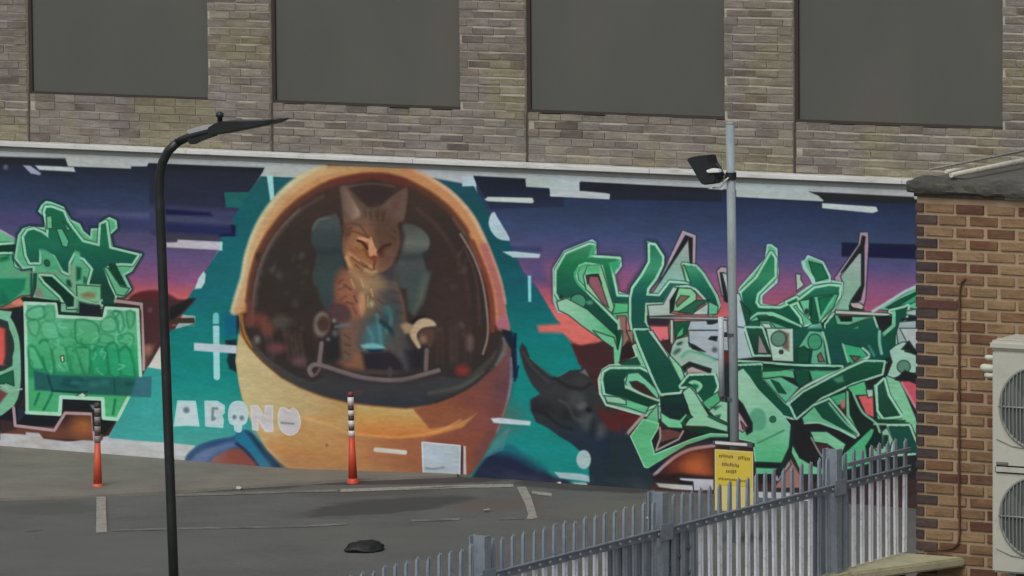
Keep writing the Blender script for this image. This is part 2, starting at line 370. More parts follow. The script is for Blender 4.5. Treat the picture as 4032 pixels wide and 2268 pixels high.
GL, GM, GD_ = (104, 184, 142), (78, 164, 118), (26, 112, 76); _r3 = random.Random(9)
def bub(q, f, w=9): q = [(x + _r3.uniform(-9, 9), y + _r3.uniform(-9, 9)) for x, y in q]; P(q, f, 6, 2, .5); S(q, w, GD_, 4, 2, _r3.uniform(.3, .75), _r3.random() < .5)
for q in ([(250, 110), (330, 60), (400, 60), (420, 140), (340, 180), (260, 170)], [(400, 70), (500, 60), (500, 170), (430, 190), (410, 140)], [(250, 200), (330, 190), (370, 240), (340, 330), (290, 300), (255, 260)], [(390, 220), (470, 200), (520, 250), (560, 330), (480, 370), (400, 330)], [(540, 200), (680, 190), (700, 300), (600, 350), (540, 300)], [(700, 190), (850, 190), (900, 270), (900, 380), (850, 410), (720, 400), (690, 300)], [(930, 200), (1020, 150), (1080, 230), (1040, 300), (940, 290)], [(1030, 120), (1120, 110), (1150, 240), (1100, 300), (1080, 200)], [(1160, 110), (1240, 110), (1230, 220), (1180, 260)], [(920, 320), (1000, 310), (1060, 350), (1010, 400), (930, 400)], [(1080, 330), (1180, 310), (1230, 350), (1190, 410), (1100, 400)]):
    bub(q, GL if (q[0][0] // 10) % 2 else GM, 7)
for i_, q in enumerate(([(255, 440), (310, 440), (370, 540), (400, 640), (300, 640), (270, 560)], [(360, 400), (400, 375), (450, 385), (480, 480), (500, 660), (430, 660), (400, 520)], [(490, 450), (540, 420), (600, 440), (620, 560), (640, 670), (520, 660), (500, 560)], [(610, 440), (670, 420), (720, 520), (770, 680), (670, 680), (640, 560)], [(730, 440), (820, 440), (830, 500), (830, 680), (770, 660), (740, 540)], [(850, 470), (900, 430), (960, 440), (1000, 540), (1000, 690), (850, 680), (840, 560)], [(980, 440), (1040, 400), (1080, 440), (1110, 690), (1020, 690)], [(1110, 460), (1160, 430), (1220, 520), (1245, 700), (1130, 690)])):
    bub(q, (GL, GM, GL, GM, GM, (40, 146, 104), (46, 150, 108), (52, 154, 112))[i_], 10)
for _ in range(46):
    x_, y_ = _r3.uniform(260, 1220), _r3.uniform(80, 640)
    if y_ < 190 and 500 < x_ < 980: continue
    S([(x_, y_), (x_ + _r3.uniform(-30, 40), y_ + _r3.uniform(10, 50)), (x_ + _r3.uniform(-40, 60), y_ + _r3.uniform(30, 90))], _r3.choice((5, 7, 9)), _r3.choice([(30, 120, 82), (44, 138, 98), (122, 196, 154), (110, 188, 146)]), 3, 3, .5)
P([(555, 520), (585, 510), (590, 570), (565, 570)], (176, 214, 170), 3)
for q in ([(480, 860), (430, 960), (400, 1010)], [(1060, 920), (1040, 1050)], [(360, 860), (320, 960)]): S(q, 10, (24, 112, 78), 3, 4, .85)
P([(310, 650), (480, 690), (760, 700), (1240, 715), (1390, 710), (1385, 890), (1180, 885), (800, 870), (500, 840), (320, 830)], (34, 92, 88), 5)
P([(1260, 715), (1390, 710), (1385, 890), (1200, 885)], (54, 104, 116), 5)
S([(440, 700), (480, 830)], 8, (18, 70, 66), 3); S([(1050, 730), (1060, 860)], 8, (22, 78, 76), 3); S([(480, 835), (700, 850), (800, 845)], 8, (14, 62, 54), 3)
for x_, y_ in ((620, 740), (720, 740), (680, 790), (1190, 770), (600, 780)): O(x_, y_, 44, 22, (20, 68, 72), 8, .7)
for x_, y_ in ((700, 760), (860, 780), (960, 760)): O(x_, y_, 40, 18, (60, 124, 124), 10, .6)
P([(700, 880), (760, 850), (800, 880), (760, 900)], (176, 206, 172), 4)
S([(245, 1035), (550, 1052), (560, 895), (945, 912), (955, 1088), (1075, 1098)], 14, (160, 208, 184), 2, 0)
P([(820, 960), (905, 960), (905, 1010), (850, 1010)], (110, 108, 112), 3)
KEY = False
# ---- teal right of the helmet and its painted marks
frame(0, 0, 1)
P([(1700, 700), (1865, 730), (1920, 830), (2006, 955), (2062, 1070), (2115, 1133), (2192, 1260), (2215, 1275), (2200, 1290), (2258, 1354), (2330, 1420), (2320, 1560), (2340, 1900), (1700, 1880)],
  G(0, 0, (720, (32, 76, 88)), (950, (20, 80, 88)), (1150, (22, 92, 102)), (1330, (16, 118, 118)), (1500, (18, 130, 122)), (1800, (26, 132, 128))), 4)
frame(1820, 620, 2.8975)
P([(0, 330), (165, 325), (130, 215), (0, 215)], (170, 188, 194), 3)
P([(640, 1120), (760, 1180), (900, 1140), (1000, 1449), (780, 1449)], (80, 76, 116), 22, a=.8)
P([(130, 220), (720, 255), (720, 340), (990, 350), (1000, 440), (1159, 450), (1159, 560), (330, 590)], G(0, 0, (690, (28, 34, 44)), (780, (36, 42, 62)), (830, (44, 52, 80))), 4)
P([(720, 245), (1159, 250), (1159, 440), (1010, 440), (995, 350), (730, 335)], (164, 176, 178), 2.5)
P([(255, 480), (290, 448), (800, 460), (820, 500), (800, 522), (290, 500)], (182, 192, 188), 3)
P([(330, 640), (370, 625), (400, 680), (540, 920), (500, 948), (400, 920), (330, 840), (300, 740)], (168, 190, 200), 3, 3)
P([(460, 1075), (560, 1068), (890, 1100), (880, 1145), (580, 1140)], (172, 196, 204), 3)
P([(560, 1010), (900, 1030), (910, 1075), (560, 1055)], (34, 56, 84), 8, a=.6)
# stepped frieze to the right
frame(1850, 660, 1.4311)
P([(320, 50), (620, 62), (625, 90), (790, 150), (785, 178), (455, 160), (450, 112), (318, 100)], (166, 178, 178), 2)
P([(618, 84), (1340, 118), (1420, 130), (1420, 190), (800, 180), (780, 145), (620, 130)], (36, 40, 52), 3)
P([(450, 150), (620, 135), (790, 148), (785, 178), (455, 162)], (176, 182, 186), 2)
P([(620, 85), (1400, 118), (1400, 140), (620, 128)], (34, 36, 46), 3)
P([(1500, 55), (1910, 75), (1910, 140), (2000, 165), (1990, 190), (1500, 165)], (168, 180, 182), 2)
P([(1910, 135), (2500, 165), (2520, 200), (2000, 190), (1960, 155)], (38, 40, 44), 3)
P([(1985, 200), (2290, 220), (2300, 245), (2270, 256), (2110, 240), (1985, 228)], (180, 192, 190), 2.5)
P([(1420, 85), (1440, 100), (1425, 125), (1340, 120)], (176, 182, 180), 2)
# plus sign, bars, drops
frame(600, 900, 2.898)
P([(155, 160), (280, 155), (290, 125), (795, 150), (795, 245), (165, 212)], (178, 174, 186), 3)
P([(770, 150), (800, 155), (795, 248), (765, 245)], (150, 200, 196), 3)
P([(480, 690), (530, 560), (585, 485), (608, 520), (600, 610), (560, 680)], (172, 198, 202), 3)
P([(820, 960), (1000, 960), (960, 1200), (860, 1250), (800, 1180)], (14, 92, 128), 16, a=.8)
P([(960, 960), (1020, 970), (1010, 1100), (960, 1200)], (24, 40, 60), 6)
S([(725, 990), (725, 1075)], 24, (112, 190, 190), 3, 0); S([(727, 1120), (735, 1690)], 25, (150, 202, 206), 2.5, 0)
S([(695, 1095), (770, 1095)], 6, (34, 104, 110), 2, 0)
P([(830, 1275), (960, 1260), (970, 1640), (880, 1600), (850, 1500), (870, 1420)], (22, 44, 52), 5)
P([(475, 1300), (965, 1330), (965, 1425), (475, 1390)], (176, 190, 200), 3)
frame(600, 560, 3.623)
P([(1630, 470), (1720, 470), (1740, 820), (1710, 835), (1680, 825)], (150, 200, 206), 3)
frame(0, 0, 1)
P([(2078, 1085), (2091, 1085), (2092, 1188), (2080, 1188)], (130, 202, 210), 3)
# base strip and paint at the helmet's collar
frame(600, 1400, 2.898)
P([(370, 1200), (400, 1120), (540, 1010), (740, 950), (900, 930), (1000, 860), (1120, 860), (1300, 1060), (1500, 1240), (1560, 1330), (900, 1290), (380, 1230)], (50, 88, 124), 5, 3)
P([(420, 1210), (480, 1120), (640, 1040), (860, 990), (960, 1000), (880, 1060), (700, 1130), (600, 1240)], (92, 108, 148), 12, 3)
P([(380, 1200), (500, 1060), (760, 955), (960, 930), (800, 1000), (540, 1090), (440, 1190)], (44, 72, 104), 8, 3, .8)
P([(960, 900), (1090, 870), (1300, 1080), (1420, 1290), (1240, 1290), (1120, 1100), (960, 1000)], (36, 108, 136), 8, 3)
P([(640, 1240), (700, 1150), (900, 1060), (1000, 1060), (1120, 1150), (1230, 1290)], H((820, (140, 100, 110)), (900, (128, 72, 62)), (1000, (126, 62, 60))), 7)
S([(960, 1000), (1060, 1080), (1200, 1240)], 10, (50, 40, 66), 5)
P([(1060, 860), (1130, 880), (1330, 1090), (1560, 1330), (1400, 1320), (1250, 1120)], (30, 48, 70), 8, a=.8)
frame(900, 1225, 2.1467)
P([(2060, 1400), (2130, 1290), (2240, 1190), (2400, 1200), (2576, 1290), (2760, 1400), (2860, 1420), (2860, 1500), (2040, 1500)], (34, 42, 66), 8, 3)
P([(2220, 1200), (2360, 1120), (2500, 1200), (2700, 1330), (2620, 1360), (2400, 1240)], (30, 86, 104), 10, 3, .7)
for q in range(7): S([(2180 + q * 22, 1230 - q * 10), (2250 + q * 20, 1090 - q * 18)], 5, (110, 132, 136), 3, 0, .6)
# ---- helmet
helm = [(95, -560 + 510)]
frame(0, 0, 1)
dome = [(921, 1229), (928, 1187), (951, 1112), (970, 1019), (993, 935), (1040, 847), (1110, 763), (1180, 707), (1235, 670), (1296, 642), (1412, 630), (1600, 646), (1645, 675), (1715, 716), (1785, 763), (1855, 842), (1902, 926), (1939, 1010), (1967, 1089), (1985, 1182), (2004, 1275), (2013, 1330), (2016, 1400), (2012, 1500), (1990, 1610), (1948, 1715), (1900, 1803), (1846, 1868), (1650, 1880), (1410, 1878), (1228, 1858), (1160, 1850), (1100, 1816), (1054, 1770), (1012, 1700), (970, 1621), (951, 1560), (937, 1486), (928, 1421), (933, 1365), (947, 1300), (940, 1236)]
P(dome, (178, 134, 92), 3)
frame(900, 600, 2.1467)
S([(45, 1340), (80, 1210), (130, 1050), (165, 860), (240, 650), (340, 480), (480, 320), (640, 200), (800, 130)], 30, (186, 178, 146), 6)
S([(75, 1345), (120, 1200), (165, 1040), (200, 850), (280, 650), (390, 480), (530, 330), (700, 210), (860, 150), (1060, 120), (1300, 110), (1500, 140)], 26, (184, 152, 112), 7)
S([(1500, 120), (1700, 220), (1880, 340), (2040, 510), (2140, 690), (2220, 880), (2290, 1080), (2330, 1270)], 18, (190, 160, 132), 5)
S([(1480, 160), (1680, 260), (1850, 390), (1990, 560), (2100, 760), (2180, 960), (2240, 1200), (2290, 1449)], 30, (182, 132, 92), 8)
S([(2160, 800), (2240, 1020), (2290, 1200), (2320, 1449), (2330, 1500)], 32, (164, 104, 100), 9)
S([(860, 90), (1180, 85), (1500, 105)], 16, (134, 112, 66), 6)
frame(900, 1225, 2.1467)
bowl = [(85, 190), (60, 420), (90, 620), (150, 850), (240, 1020), (330, 1170), (430, 1270), (560, 1350), (900, 1370), (1400, 1400), (2040, 1390), (2150, 1240), (2250, 1050), (2340, 820), (2390, 640), (2400, 480), (2380, 330), (2340, 200), (2000, 640), (1500, 820), (1000, 770), (500, 560), (200, 330)]
P(bowl, H((930, (184, 172, 132)), (1180, (174, 156, 116)), (1400, (172, 138, 94)), (1620, (150, 98, 70)), (1800, (124, 76, 62)), (1960, (108, 70, 68)), (2016, (104, 76, 84))), 4)
P([(600, 900), (900, 1000), (1400, 1060), (1560, 1100), (1640, 1400), (560, 1360), (330, 1150), (230, 1000), (400, 1040)], H((1000, (178, 142, 94)), (1300, (172, 132, 86)), (1500, (156, 104, 72)), (1700, (134, 84, 62))), 22, a=.9)
P([(330, 1120), (900, 1200), (1200, 1290), (1500, 1380), (500, 1350)], (172, 122, 78), 20, a=.8)
P([(1080, 790), (1560, 820), (1700, 990), (1900, 960), (2100, 860), (1980, 980), (1700, 1060), (1400, 1080), (1080, 1040)], G(0, 0, (1600, (182, 162, 108)), (1660, (180, 136, 80)), (1720, (180, 112, 62))), 5)
P([(1570, 830), (1800, 790), (2060, 820), (2100, 860), (1900, 960), (1710, 985)], (134, 84, 62), 7)
P([(640, 890), (1000, 860), (960, 880), (890, 960), (860, 950)], (176, 140, 92), 6)
S([(640, 900), (860, 960), (1000, 1020), (1200, 1050), (1500, 1060), (1780, 1010), (1960, 920)], 9, (196, 150, 92), 5, a=.7)
P([(1700, 1080), (2100, 980), (2250, 1000), (2100, 1280), (2030, 1370), (1700, 1380)], (128, 76, 60), 16, a=.9)
P([(2240, 620), (2380, 480), (2390, 640), (2250, 1040), (2100, 1290), (2080, 1200), (2240, 940)], (92, 66, 72), 22, a=.7)
S([(2390, 400), (2370, 700), (2270, 1020)], 8, (128, 128, 140), 5, a=.7)
O(2240, 900, 220, 120, (134, 78, 70), 60, .5)
S([(730, 1350), (1050, 1385), (1400, 1400)], 8, (92, 66, 50), 5, a=.7)
O(830, 1130, 10, 14, (122, 78, 54), 4, .7)
# the dark opening of the visor
frame(900, 600, 2.1467)
visor = [(165, 1350), (165, 1250), (190, 1060), (240, 860), (330, 690), (450, 530), (600, 395), (780, 285), (950, 220), (1150, 185), (1350, 190), (1500, 235), (1700, 345), (1850, 465), (1990, 635), (2090, 825), (2170, 1020), (2220, 1200), (2245, 1449), (2300, 1510), (2360, 1530), (2345, 1640), (2250, 1790), (2100, 1920), (1900, 2040), (1700, 2120), (1500, 2150), (1250, 2130), (1000, 2100), (800, 2050), (600, 1970), (450, 1890), (300, 1760), (180, 1630), (110, 1500), (110, 1370)]
S(visor, 16, (136, 84, 52), 6, 0, .9, True)
P(visor, G(0, 0, (690, (84, 54, 46)), (760, (64, 51, 46)), (1000, (52, 46, 44)), (1350, (54, 46, 44)), (1500, (50, 47, 47)), (1600, (50, 55, 57))), 4)
S([(170, 1250), (200, 1040), (260, 850), (350, 690), (480, 520), (620, 400), (800, 290), (960, 235), (1160, 205), (1350, 210), (1520, 260), (1720, 370), (1880, 500), (2010, 670)], 24, (92, 58, 46), 8, a=.9)
S([(860, 260), (1100, 210), (1300, 205), (1500, 255)], 20, (98, 48, 46), 8, a=.8)
S([(2060, 760), (2150, 980), (2210, 1190), (2230, 1400), (2230, 1500)], 20, (120, 62, 52), 7)
S([(1960, 690), (2060, 860), (2130, 1040), (2170, 1230), (2192, 1449), (2185, 1580), (2150, 1700)], 8, (150, 130, 122), 4, a=.85)
S([(1990, 800), (2070, 980), (2110, 1200), (2120, 1449)], 10, (88, 66, 62), 6, a=.7)
S([(1900, 560), (2040, 760), (2130, 980)], 10, (110, 84, 74), 6, a=.7)
S([(200, 1449), (215, 1200), (260, 980), (340, 790), (460, 620), (600, 480)], 9, (120, 106, 100), 6, a=.7)
S([(175, 1449), (180, 1280)], 26, (104, 66, 60), 8, a=.8)
S([(110, 1380), (130, 1520), (200, 1640), (320, 1760), (480, 1880), (650, 1960), (800, 2020)], 13, (150, 112, 62), 5)
S([(100, 1440), (130, 1560), (210, 1680), (330, 1800), (480, 1905), (650, 1985), (840, 2050)], 5, (110, 70, 36), 3)
S([(600, 1930), (700, 1960), (790, 1985)], 7, (196, 150, 110), 4)
P([(1090, 250), (1250, 230), (1330, 280), (1400, 300), (1290, 430), (1200, 440), (1130, 400), (1040, 300)], (58, 46, 46), 8, 3)
S([(1010, 290), (1200, 262), (1400, 290)], 8, (98, 78, 74), 5, a=.7)
# dark rim inside the bottom
frame(900, 1225, 2.1467)
P([(190, 240), (330, 400), (520, 520), (700, 600), (800, 560), (1100, 620), (1500, 620), (1800, 560), (2000, 570), (2200, 400), (2330, 240), (2345, 330), (2250, 480), (2100, 610), (1900, 720), (1700, 790), (1500, 815), (1250, 795), (1000, 765), (800, 715), (600, 640), (450, 560), (300, 430), (200, 320)], G(0, 0, (1350, (72, 68, 66)), (1450, (66, 66, 62)), (1520, (58, 60, 62)), (1600, (48, 54, 60))), 6)
S([(2330, 230), (2335, 330), (2260, 440)], 18, (104, 100, 98), 6); S([(2130, 540), (2250, 420), (2300, 260)], 14, (58, 52, 54), 6)
S([(1700, 690), (1950, 640), (2150, 520)], 16, (84, 86, 82), 8, a=.8)
S([(1750, 770), (2000, 660), (2200, 500)], 8, (52, 40, 38), 5, a=.7)
S([(230, 1300 - 1342), (250, 1060 - 1342), (330, 840 - 1342), (460, 650 - 1342), (620, 480 - 1342), (800, 370 - 1342)], 10, (96, 78, 72), 8, 4, .6)
S([(2030, -60), (2000, -280), (1900, -520), (1760, -720), (1600, -860)], 12, (90, 68, 62), 9, 4, .6)
P([(1780, -560), (2000, -420), (2080, -60), (2060, 300), (1800, 380), (1720, 0)], (62, 48, 45), 40, 3, .7)
# cabin clutter
_r2 = random.Random(4)
for _ in range(110):
    x_, y_ = _r2.uniform(230, 2100), _r2.uniform(-500, 420)
    if 700 < x_ < 1700 and y_ < 60: continue
    c_ = _r2.choice([(84, 76, 72), (72, 66, 66), (40, 38, 42), (48, 44, 50), (96, 84, 80), (74, 84, 84), (92, 58, 54), (66, 72, 78)])
    O(x_, y_, _r2.uniform(8, 34), _r2.uniform(10, 40), c_, 8, _r2.uniform(.2, .6), _r2.uniform(-.6, .6))
for x_ in range(250, 700, 44): S([(x_, 90 + (x_ - 250) * .3), (x_ + 30, 230 + (x_ - 250) * .45), (x_ + 40, 330 + (x_ - 250) * .4)], 9, _r2.choice([(80, 72, 70), (46, 36, 40), (88, 64, 60)]), 8, 4, .5)
for x_ in range(1760, 2120, 40): S([(x_, 130), (x_ + 6, 300), (x_ + 4, 430)], 8, _r2.choice([(76, 62, 60), (52, 42, 44), (84, 70, 66)]), 8, 4, .4)
for q in ((410, 310, 70, 40, (122, 72, 78)), (600, 420, 60, 40, (108, 76, 82)), (1980, 500, 60, 45, (150, 56, 54)), (230, 70, 110, 60, (112, 66, 58)), (330, 150, 60, 60, (116, 70, 60)), (440, 90, 80, 60, (84, 78, 72)), (2040, 270, 24, 60, (112, 100, 98)), (1100, 680, 30, 16, (112, 60, 66)), (240, 240, 16, 24, (150, 160, 156))): O(*q[:4], q[4], 14, .75)
# seat
frame(1200, 700, 3.451)
P([(110, 660), (180, 560), (300, 525), (470, 560), (520, 1449), (120, 1449), (160, 1050), (90, 860)], G(0, 0, (850, (74, 80, 78)), (930, (60, 68, 72)), (1000, (54, 62, 64)), (1130, (58, 68, 70))), 6, 3)
P([(1330, 640), (1500, 650), (1640, 740), (1700, 860), (1670, 980), (1600, 1040), (1640, 1200), (1660, 1449), (1200, 1449), (1300, 900)], G(0, 0, (890, (78, 82, 78)), (960, (96, 100, 94)), (1010, (70, 76, 76)), (1130, (70, 76, 74))), 6, 3)
P([(150, 960), (300, 985), (480, 960), (480, 1020), (300, 1030), (160, 1010)], (40, 48, 52), 16, 3, .7); P([(1300, 1030), (1500, 1050), (1680, 1000), (1640, 1060), (1480, 1100), (1300, 1080)], (44, 50, 54), 16, 3, .7)
S([(110, 700), (180, 580), (320, 540)], 7, (100, 106, 100), 5, a=.6)
frame(1150, 1080, 3.0186)
P([(260, -40), (520, -40), (540, 300), (430, 460), (330, 300)], (56, 68, 70), 10)
P([(1340, -60), (1640, -40), (1560, 300), (1460, 500), (1380, 420)], (66, 76, 76), 10)
P([(1560, 0), (1640, 0), (1560, 340), (1440, 460), (1480, 300)], (90, 94, 88), 12, a=.7)
# the cat
frame(1200, 700, 3.451)
P([(520, 560), (500, 300), (480, 130), (560, 110), (640, 250), (780, 380), (900, 400), (1030, 390), (1150, 280), (1370, 140), (1390, 260), (1350, 560), (1270, 620), (1290, 900), (1240, 1100), (1120, 1250), (960, 1320), (820, 1350), (640, 1280), (530, 1060), (520, 820), (570, 680)], G(0, 0, (730, (92, 78, 74)), (840, (96, 80, 70)), (900, (118, 84, 66)), (980, (140, 96, 74)), (1080, (150, 108, 80))), 6, 3)
P([(490, 140), (570, 130), (650, 260), (760, 470), (740, 530), (640, 560), (560, 480), (510, 320)], H((1340, (98, 82, 76)), (1380, (118, 98, 88)), (1410, (150, 126, 110))), 8)
P([(560, 120), (640, 200), (830, 380), (790, 480), (700, 350)], (92, 76, 66), 8)
P([(1130, 330), (1370, 150), (1385, 270), (1330, 500), (1270, 590), (1190, 500), (1080, 420)], (98, 80, 74), 9)
P([(1180, 330), (1300, 240), (1280, 420), (1180, 470)], (92, 66, 58), 12, a=.8)
P([(1000, 400), (1290, 640), (1320, 900), (1240, 1130), (1120, 1200), (1040, 1100), (960, 900), (920, 640)], (84, 64, 56), 22, 3, .85)
P([(560, 840), (640, 740), (780, 740), (880, 860), (880, 1000), (930, 1150), (920, 1220), (760, 1130), (620, 1020)], (142, 102, 76), 18, 3, .8)
P([(1000, 1110), (1100, 1000), (1200, 960), (1230, 1060), (1120, 1190), (1000, 1250)], (104, 76, 66), 14, 3, .8)
for q in ([(960, 460), (980, 560)], [(880, 470), (900, 560)], [(1060, 480), (1060, 580)], [(760, 660), (860, 800)], [(640, 620), (740, 640)]): S(q, 8, (72, 54, 46), 6, 3, .6)
P([(740, 830), (830, 850), (880, 960), (900, 1070), (850, 1090), (800, 980)], (118, 74, 44), 6, 3)
P([(650, 870), (740, 860), (790, 950), (720, 970)], (150, 108, 80), 9, 3, .8)
S([(740, 830), (880, 860), (900, 960), (940, 1080)], 17, (190, 144, 116), 5)
P([(870, 940), (960, 980), (985, 1060), (950, 1110), (880, 1070)], (186, 136, 108), 6, 3)
P([(870, 1070), (950, 1120), (1000, 1080), (960, 1170)], (112, 60, 44), 5)
P([(990, 1000), (1060, 940), (1150, 920), (1100, 990), (1040, 1080)], (84, 52, 42), 9, 3)
O(1140, 990, 50, 26, (110, 88, 80), 12, .7, -.3)
S([(600, 1030), (700, 1100), (820, 1165), (930, 1225)], 12, (172, 130, 98), 6)
S([(640, 1080), (760, 1170), (900, 1250), (960, 1260)], 7, (104, 74, 46), 4)
S([(830, 1260), (900, 1290), (960, 1280)], 15, (182, 152, 116), 6)
S([(940, 1170), (940, 1240)], 6, (84, 54, 48), 4)
P([(520, 640), (560, 600), (620, 620), (640, 720), (570, 860), (540, 1000), (520, 860)], (98, 70, 62), 8, 3, .7)
S([(720, 850), (790, 880), (850, 960)], 9, (70, 42, 30), 3)
S([(1010, 1000), (1070, 930), (1160, 905)], 10, (70, 42, 34), 4)
S([(700, 950), (740, 985), (810, 975)], 5, (110, 74, 52), 4, a=.6)
P([(880, 1085), (945, 1120), (990, 1080), (950, 1050)], (120, 62, 50), 4, 2)
S([(900, 820), (920, 900), (965, 985)], 7, (204, 158, 128), 4, a=.8)
S([(540, 1060), (580, 1160), (640, 1270)], 8, (66, 50, 44), 5, a=.8)
S([(1290, 640), (1330, 800), (1290, 1000), (1230, 1150)], 14, (44, 40, 42), 8, a=.7)
for q in ([(820, 430), (830, 520)], [(900, 430), (905, 540)], [(1000, 440), (990, 560)], [(1090, 450), (1070, 560)], [(580, 700), (640, 680)], [(560, 780), (610, 760)], [(1180, 700), (1240, 740)], [(1160, 780), (1230, 830)], [(760, 1130), (850, 1200)], [(690, 1180), (780, 1260)]): S(q, 6, (74, 54, 44), 4, 2, .7)
S([(570, 1080), (640, 1250), (760, 1370), (900, 1430)], 15, (176, 142, 106), 6)
S([(560, 740), (620, 720), (760, 760), (860, 810)], 6, (96, 66, 44), 4)
S([(600, 900), (620, 960), (700, 1010), (760, 1020)], 6, (130, 84, 56), 4, a=.8)
P([(960, 1300), (1120, 1240), (1240, 1130), (1260, 1300), (1300, 1449), (1000, 1449)], (70, 66, 70), 12, a=.8)
frame(1150, 1080, 3.0186)
torso = [(500, 60), (560, -60), (700, -60), (1000, 20), (1200, 100), (1290, 300), (1330, 520), (1370, 760), (1400, 1140), (620, 1110), (560, 900), (600, 700), (540, 560), (500, 420), (490, 240)]
P(torso, H((1310, (92, 68, 62)), (1370, (126, 86, 68)), (1440, (118, 92, 74)), (1500, (100, 86, 76)), (1570, (82, 76, 74)), (1620, (64, 64, 66))), 14, 3)
P([(540, 120), (640, 20), (720, 120), (790, 300), (800, 520), (700, 560), (600, 430), (530, 300)], (140, 92, 74), 18, 3, .85)
P([(600, 200), (700, 180), (770, 340), (780, 480), (700, 470), (620, 340)], (138, 92, 72), 20, 3, .6)
P([(800, 220), (880, 230), (870, 420), (830, 500), (790, 400)], (168, 126, 100), 8, 3)
P([(720, 0), (900, -10), (1060, 60), (1060, 170), (920, 210), (820, 180), (740, 100)], (146, 120, 88), 26, 3, .85)
S([(700, -40), (800, 40), (900, 150)], 16, (160, 128, 96), 10, 3, .7)
S([(1010, 40), (960, 130), (900, 190)], 12, (132, 116, 92), 10, 3, .7)
P([(870, 240), (930, 230), (980, 360), (930, 420), (885, 380)], (110, 92, 70), 7)
O(945, 350, 26, 38, (150, 142, 116), 7)
P([(1040, 200), (1240, 180), (1300, 420), (1240, 640), (1120, 480)], (58, 60, 66), 18, a=.6)
S([(1220, 120), (1300, 300), (1330, 520), (1340, 640)], 16, (110, 88, 76), 9, 4, .7)
for q in ([(1180, 200), (1260, 220)], [(1200, 320), (1290, 340)], [(1230, 440), (1310, 460)]): S(q, 8, (66, 54, 52), 5, 2, .7)
P([(700, 540), (860, 540), (960, 640), (900, 900), (760, 900), (690, 740)], (88, 76, 74), 18, 3, .8)
P([(560, 640), (660, 700), (720, 860), (700, 1020), (620, 1040), (570, 900)], (92, 80, 72), 10, 3, .9)
P([(1180, 640), (1300, 700), (1380, 900), (1380, 1120), (1260, 1060)], (66, 66, 70), 12, 3, .8)
P([(900, 520), (1060, 420), (1240, 420), (1200, 640), (1120, 860), (850, 860), (880, 660)], (50, 72, 80), 30, 3, .8)
P([(900, 640), (1040, 560), (1100, 700), (1080, 850), (860, 850)], (62, 106, 116), 16, 3, .8)
for q in ([(1010, 480), (1040, 640), (1060, 840)], [(1140, 400), (1180, 540), (1120, 680)], [(900, 640), (960, 760), (940, 850)]): S(q, 10, (96, 146, 152), 9, 4, .5)
P([(1090, 380), (1180, 400), (1200, 470), (1120, 480)], (60, 96, 96), 10, 3, .8)
S([(1060, 560), (1140, 620), (1200, 700)], 16, (30, 54, 66), 7)
P([(820, 840), (960, 815), (1080, 850), (1090, 890), (900, 900)], (110, 160, 164), 6, 3)
P([(880, 885), (1090, 885), (1060, 930), (920, 930)], (20, 52, 72), 6)
P([(830, 930), (1160, 910), (1290, 1000), (1330, 1150), (870, 1140)], (42, 38, 46), 10)
for q in ([(560, 100), (600, 60)], [(560, 180), (640, 140)], [(570, 300), (640, 260)], [(720, 380), (760, 460)], [(640, 440), (700, 520)], [(1020, 300), (1080, 340)], [(1000, 420), (1050, 460)]): S(q, 7, (84, 56, 50), 5, 2, .6)
P([(600, 520), (700, 500), (760, 620), (740, 900), (680, 1020), (600, 960), (580, 740)], (108, 84, 72), 12, 3, .7)
P([(1210, 640), (1280, 700), (1330, 880), (1320, 1040), (1250, 960)], (84, 78, 76), 12, 3, .7)
P([(440, 380), (600, 340), (700, 440), (660, 560), (470, 540)], (78, 58, 60), 10, 3)
for q in ([(620, 120), (700, 180)], [(560, 380), (620, 420)], [(650, 330), (720, 350)], [(740, 260), (770, 330)], [(620, 720), (690, 760)], [(620, 820), (690, 850)], [(630, 920), (680, 950)]): S(q, 8, (82, 58, 50), 4, 2, .7)
for q in ([(700, 60), (740, 160)], [(820, 60), (850, 150)], [(900, 260), (900, 380)], [(940, 180), (960, 260)]): S(q, 6, (188, 158, 122), 4, 2, .6)
P([(380, 760), (560, 720), (590, 1000), (400, 1040)], (34, 38, 42), 12, a=.8)
P([(1340, 900), (1560, 860), (1560, 1120), (1400, 1120)], (32, 34, 44), 14, a=.7)
O(350, 590, 95, 150, (112, 104, 94), 8, rot=.1); O(375, 590, 75, 95, (72, 54, 50), 8)
O(500, 550, 22, 24, (128, 128, 128), 6, .8); O(510, 700, 24, 36, (92, 98, 108), 8, .8); O(430, 770, 22, 20, (120, 120, 118), 6, .8)
S([(520, 620), (660, 600)], 11, (86, 102, 108), 5)
S([(350, 820), (325, 1040)], 17, (114, 104, 104), 4, 0)
S([(1600, 900), (1590, 1130)], 17, (104, 92, 92), 4, 0)
P([(1400, 560), (1480, 500), (1600, 480), (1480, 560), (1430, 600)], (30, 26, 28), 7)
P([(1290, 600), (1360, 570), (1440, 600), (1420, 700), (1340, 700)], (150, 126, 108), 7)
P([(1430, 620), (1500, 540), (1600, 520), (1690, 560), (1710, 610), (1640, 620), (1550, 640), (1490, 700), (1490, 760), (1530, 850), (1500, 880), (1440, 800), (1400, 720)], (172, 150, 128), 5, 3)
P([(1550, 650), (1680, 650), (1690, 760), (1640, 860), (1540, 790), (1500, 720)], (82, 60, 54), 8, 3)
O(1560, 770, 40, 44, (138, 112, 98), 10, .8)
S([(230, 1190), (205, 1130), (240, 1080), (310, 1070), (420, 1100), (600, 1160), (840, 1225), (1120, 1255), (1350, 1245), (1560, 1190), (1740, 1140)], 18, (112, 102, 102), 4)
S([(240, 1210), (290, 1180), (330, 1120)], 9, (102, 80, 78), 4)
S([(1165, 1120), (1160, 1200)], 16, (70, 64, 66), 6, 0)
